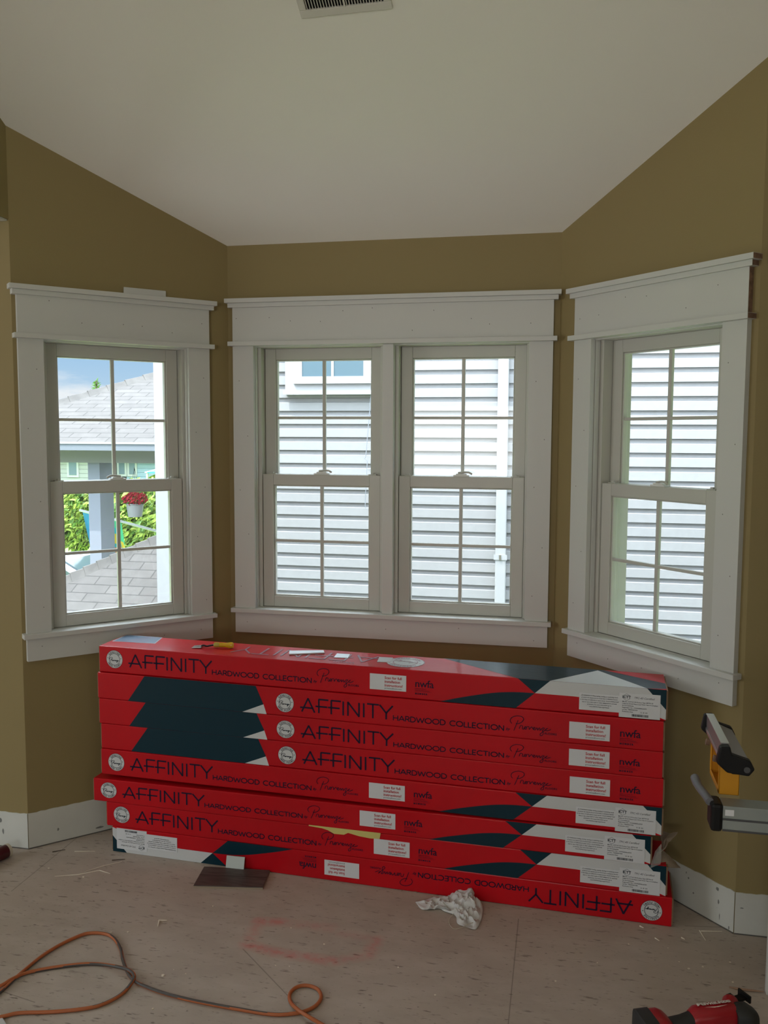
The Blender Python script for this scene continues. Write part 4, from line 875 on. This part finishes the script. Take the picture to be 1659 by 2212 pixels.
# flag on its pole
fy = 6.4; polM = mat('flag_pole', (.75, .77, .80), .4)
fl = thing('garden_flag', 'colorful flowered flag on a slanted white pole seen through left window', 'flag', Y(255, 1200, fy))
MB().tube([Y(172, 1102, fy), Y(352, 1151, fy)], .016, polM, 10).build('pole', fl, smooth=True)
fcol = {k: mat('flag_'+k, c, .7) for k, c in dict(blue=(.05, .38, .62), green=(.08, .60, .30), yellow=(.80, .60, .05), orange=(.75, .22, .06), red=(.70, .03, .04), teal=(.03, .45, .50)).items()}
def fp(a_, b_, o=0):                               # a along the pole, b down; gathered cloth with folds
    top = Y(178+a_*84, 1104+a_*23, fy); return top+Vector((.09*b_+.0, math.sin(a_*16)*.05*b_-o, -b_*(.42+.16*a_)))
mb = MB(); n = 22
for i in range(n):
    for j in range(n):
        a_, b_ = i/n, j/n; m = fcol['blue'] if a_ < .35 else (fcol['red'] if b_ > .85 else fcol['green'] if (a_ > .86 or b_ < .16) else fcol['teal'])
        for (ca, cb_, r, mm) in ((.72, .42, .12, 'yellow'), (.55, .62, .09, 'orange'), (.80, .68, .10, 'orange'), (.9, .5, .07, 'yellow')):
            if math.hypot(a_-ca, (b_-cb_)*1.0) < r: m = fcol[mm]
        mb.add([fp(a_, b_), fp(a_+1/n, b_), fp(a_+1/n, b_+1/n), fp(a_, b_+1/n)], [(0, 1, 2, 3)], m)
mb.build('cloth', fl, recalc=False)
# trees, lawn, street, far houses, car
grass = mat('lawn', (.22, .34, .07), .9, var=(2, .3)); road = mat('asphalt', (.30, .30, .31), .9)
tag(MB().box(-60, 30, 1.0, 90, -3.2, -3.0, grass).build('ground'), kind='structure')
tag(MB().box(-60, 30, 14, 20, -3.0, -2.98, road).build('street'), kind='structure')
def tree(px, ytop, d, rpx, name, label, n=2600, seed=1):
    tp_ = Y(px, ytop, CAM.y+d); r = rpx*d/1905*1.02; hgt = (tp_.z+3); c = Vector((tp_.x, tp_.y, tp_.z-hgt*.36))
    t_ = thing(name, label, 'tree', (c.x, c.y, -3.0), 'leafy trees in the yard')
    MB().tube([(c.x, c.y, -3), (c.x+.05, c.y, -2), (c.x, c.y, c.z)], [.09, .07, .04], mat('bark', (.12, .08, .05), .9), 8).build('trunk', t_)
    mb = MB(); blobs(mb, c, r, r*.8, hgt*.36, n, .13, [leafM, leafL, leafL], seed, .35); mb.build('foliage', t_, recalc=False)
tree(165, 1056, 25, 50, 'leafy_tree', 'light green leafy tree left of the porch column', 2600, 1)
tree(278, 1035, 22, 62, 'leafy_tree', 'dense green leafy tree behind the hanging flower pot', 3600, 2)
tree(345, 1022, 24, 50, 'leafy_tree', 'green leafy tree farthest right, next to the white corner board', 2200, 3)
tree(228, 1062, 31, 42, 'leafy_tree', 'green leafy tree directly behind the porch column', 1600, 6)
pine = thing('pine_tree', 'dark distant evergreen top poking above the grey porch roof', 'tree', (Y(208, 860, 50).x, 50, -3)); tpz = Y(208, 822, 50)
MB().tube([(tpz.x, 50, -3), (tpz.x, 50, tpz.z)], [.3, .05], mat('bark_far', (.10, .08, .06), .9), 6).build('trunk', pine)
mb = MB(); R = random.Random(3)
for i in range(260):
    h_ = R.random(); a_ = R.random()*6.283; rr = (.25+1.0*h_)*R.uniform(.6, 1); c = Vector((tpz.x, 50, tpz.z-h_*2.6)); e_ = c+Vector((math.cos(a_)*rr, math.sin(a_)*rr, R.uniform(-.1, .25))); mb.add([c+Vector((0, 0, .07)), e_, c-Vector((0, 0, .07))], [(0, 1, 2)], leafM)
mb.build('foliage', pine, recalc=False)
def far_house(name, label, x0, x1, y, z1, m, wins, rf, roofm):
    h = thing(name, label, 'house', ((x0+x1)/2, y, -3))
    mb = MB(); zz = -3.0; vs = []; 
    while zz < z1: mb.box(x0, x1, y-.02, y, zz+.03, min(z1, zz+.22), m); zz += .22
    mb.box(x0, x1, y, y+6, -3, z1, m); mb.build('wall', h)
    ring = [(x0-.4, y-.5, z1), (x0-.4, y+3, z1+rf), (x0-.4, y+6.5, z1)]; MB().prism(ring, (x1-x0+.8, 0, 0), roofm).build('roof', h)
    for (a_, b_, c_, d_) in wins:
        wn = MB().box(a_-.12, b_+.12, y-.06, y-.02, c_-.12, d_+.12, ext_trim).build('window', h)
        MB().box(a_, b_, y-.075, y-.061, c_, d_, mat('far_glass', (.12, .16, .2), .2)).build('pane', wn)
    return h
def YX(px, y): return Y(px, 1000, y).x
fh = 38
far_house('white_house', 'white clapboard house across the street at far left', YX(60, fh), YX(190, fh), fh, Y(150, 985, fh).z, ext_white, [(YX(150, fh), YX(166, fh), Y(158, 1026, fh).z, Y(158, 998, fh).z)], 1.4, capM)
bl = mat('blue_grey_siding', (.22, .30, .38), .7)
far_house('blue_house', 'blue grey house across the street behind the trees', YX(232, fh), YX(420, fh), fh+2, Y(300, 990, fh+2).z, bl, [(YX(258, fh+2), YX(270, fh+2), Y(260, 1024, fh+2).z, Y(260, 1000, fh+2).z), (YX(280, fh+2), YX(292, fh+2), Y(260, 1024, fh+2).z, Y(260, 1000, fh+2).z)], 1.2, capM)
aw = mat('teal_awning', (.03, .42, .42), .7); ay = fh-4
a0_, a1_ = YX(312, ay), YX(380, ay); az0, az1 = Y(330, 1022, ay).z, Y(330, 1000, ay).z
an_ = thing('awning', 'teal striped awning on the blue grey house across the street', 'awning', ((a0_+a1_)/2, ay, az0))
mb = MB(); n = 12
for i in range(n):
    xa, xb = a0_+(a1_-a0_)*i/n, a0_+(a1_-a0_)*(i+1)/n; mb.hexa([(xa, ay, az0), (xb, ay, az0), (xb, ay+5.5, az0), (xa, ay+5.5, az0), (xa, ay, az0+.05), (xb, ay, az0+.05), (xb, ay+5.5, az1), (xa, ay+5.5, az1)], aw if i % 4 else ext_trim)
mb.build('canopy', an_)
for xx_ in (a0_+.1, a1_-.1): MB().box(xx_-.04, xx_+.04, ay+.02, ay+.1, -3, az0, ext_trim).build('post', an_)
# parked car on the street
carM = mat('car_paint', (.62, .66, .72), .25, coat=.6); cgl = mat('car_glass', (.06, .09, .10), .1)
cy2 = 16.0; cc = Y(150, 1215, cy2); cz = cc.z
cr_ = thing('car', 'pale car parked below, seen over the lower porch roof', 'car', (cc.x, cy2+1, -3.0))
xl, xr = cc.x-2.6, cc.x+.9; s3 = (cz+3)/1.45
side = [(xl, .25), (xl, .75), (xl+.3, .85), (xl+.9, .95), (xl+1.4, 1.42), (xl+2.3, 1.45), (xl+3.1, 1.0), (xl+4.2, .85), (xl+4.35, .6), (xl+4.35, .25)]
MB().prism([(x_, cy2, -3+z_*s3) for x_, z_ in side], (0, 1.75, 0), carM).build('body', cr_, bevel=.06)
MB().prism([(x_, cy2-.01, -3+z_*s3) for x_, z_ in [(xl+1.05, .98), (xl+1.48, 1.36), (xl+2.25, 1.38), (xl+2.9, 1.0)]], (0, 1.77, 0), cgl).build('side_glass', cr_)
MB().prism([(xl+2.35, cy2+.15, -3+1.44*s3), (xl+3.08, cy2+.1, -3+1.03*s3), (xl+3.08, cy2+1.65, -3+1.03*s3), (xl+2.35, cy2+1.6, -3+1.44*s3)], (.03, 0, .02), cgl).build('windshield', cr_)
for x_ in (xl+.85, xl+3.5): 
    for y_ in (cy2-.02, cy2+1.6): MB().lathe([(.12, 0), (.32, .01), (.32, .17), (.12, .18)], (x_, y_, -2.67), (0, 1, 0), black, 18).build('wheel', cr_, smooth=True)
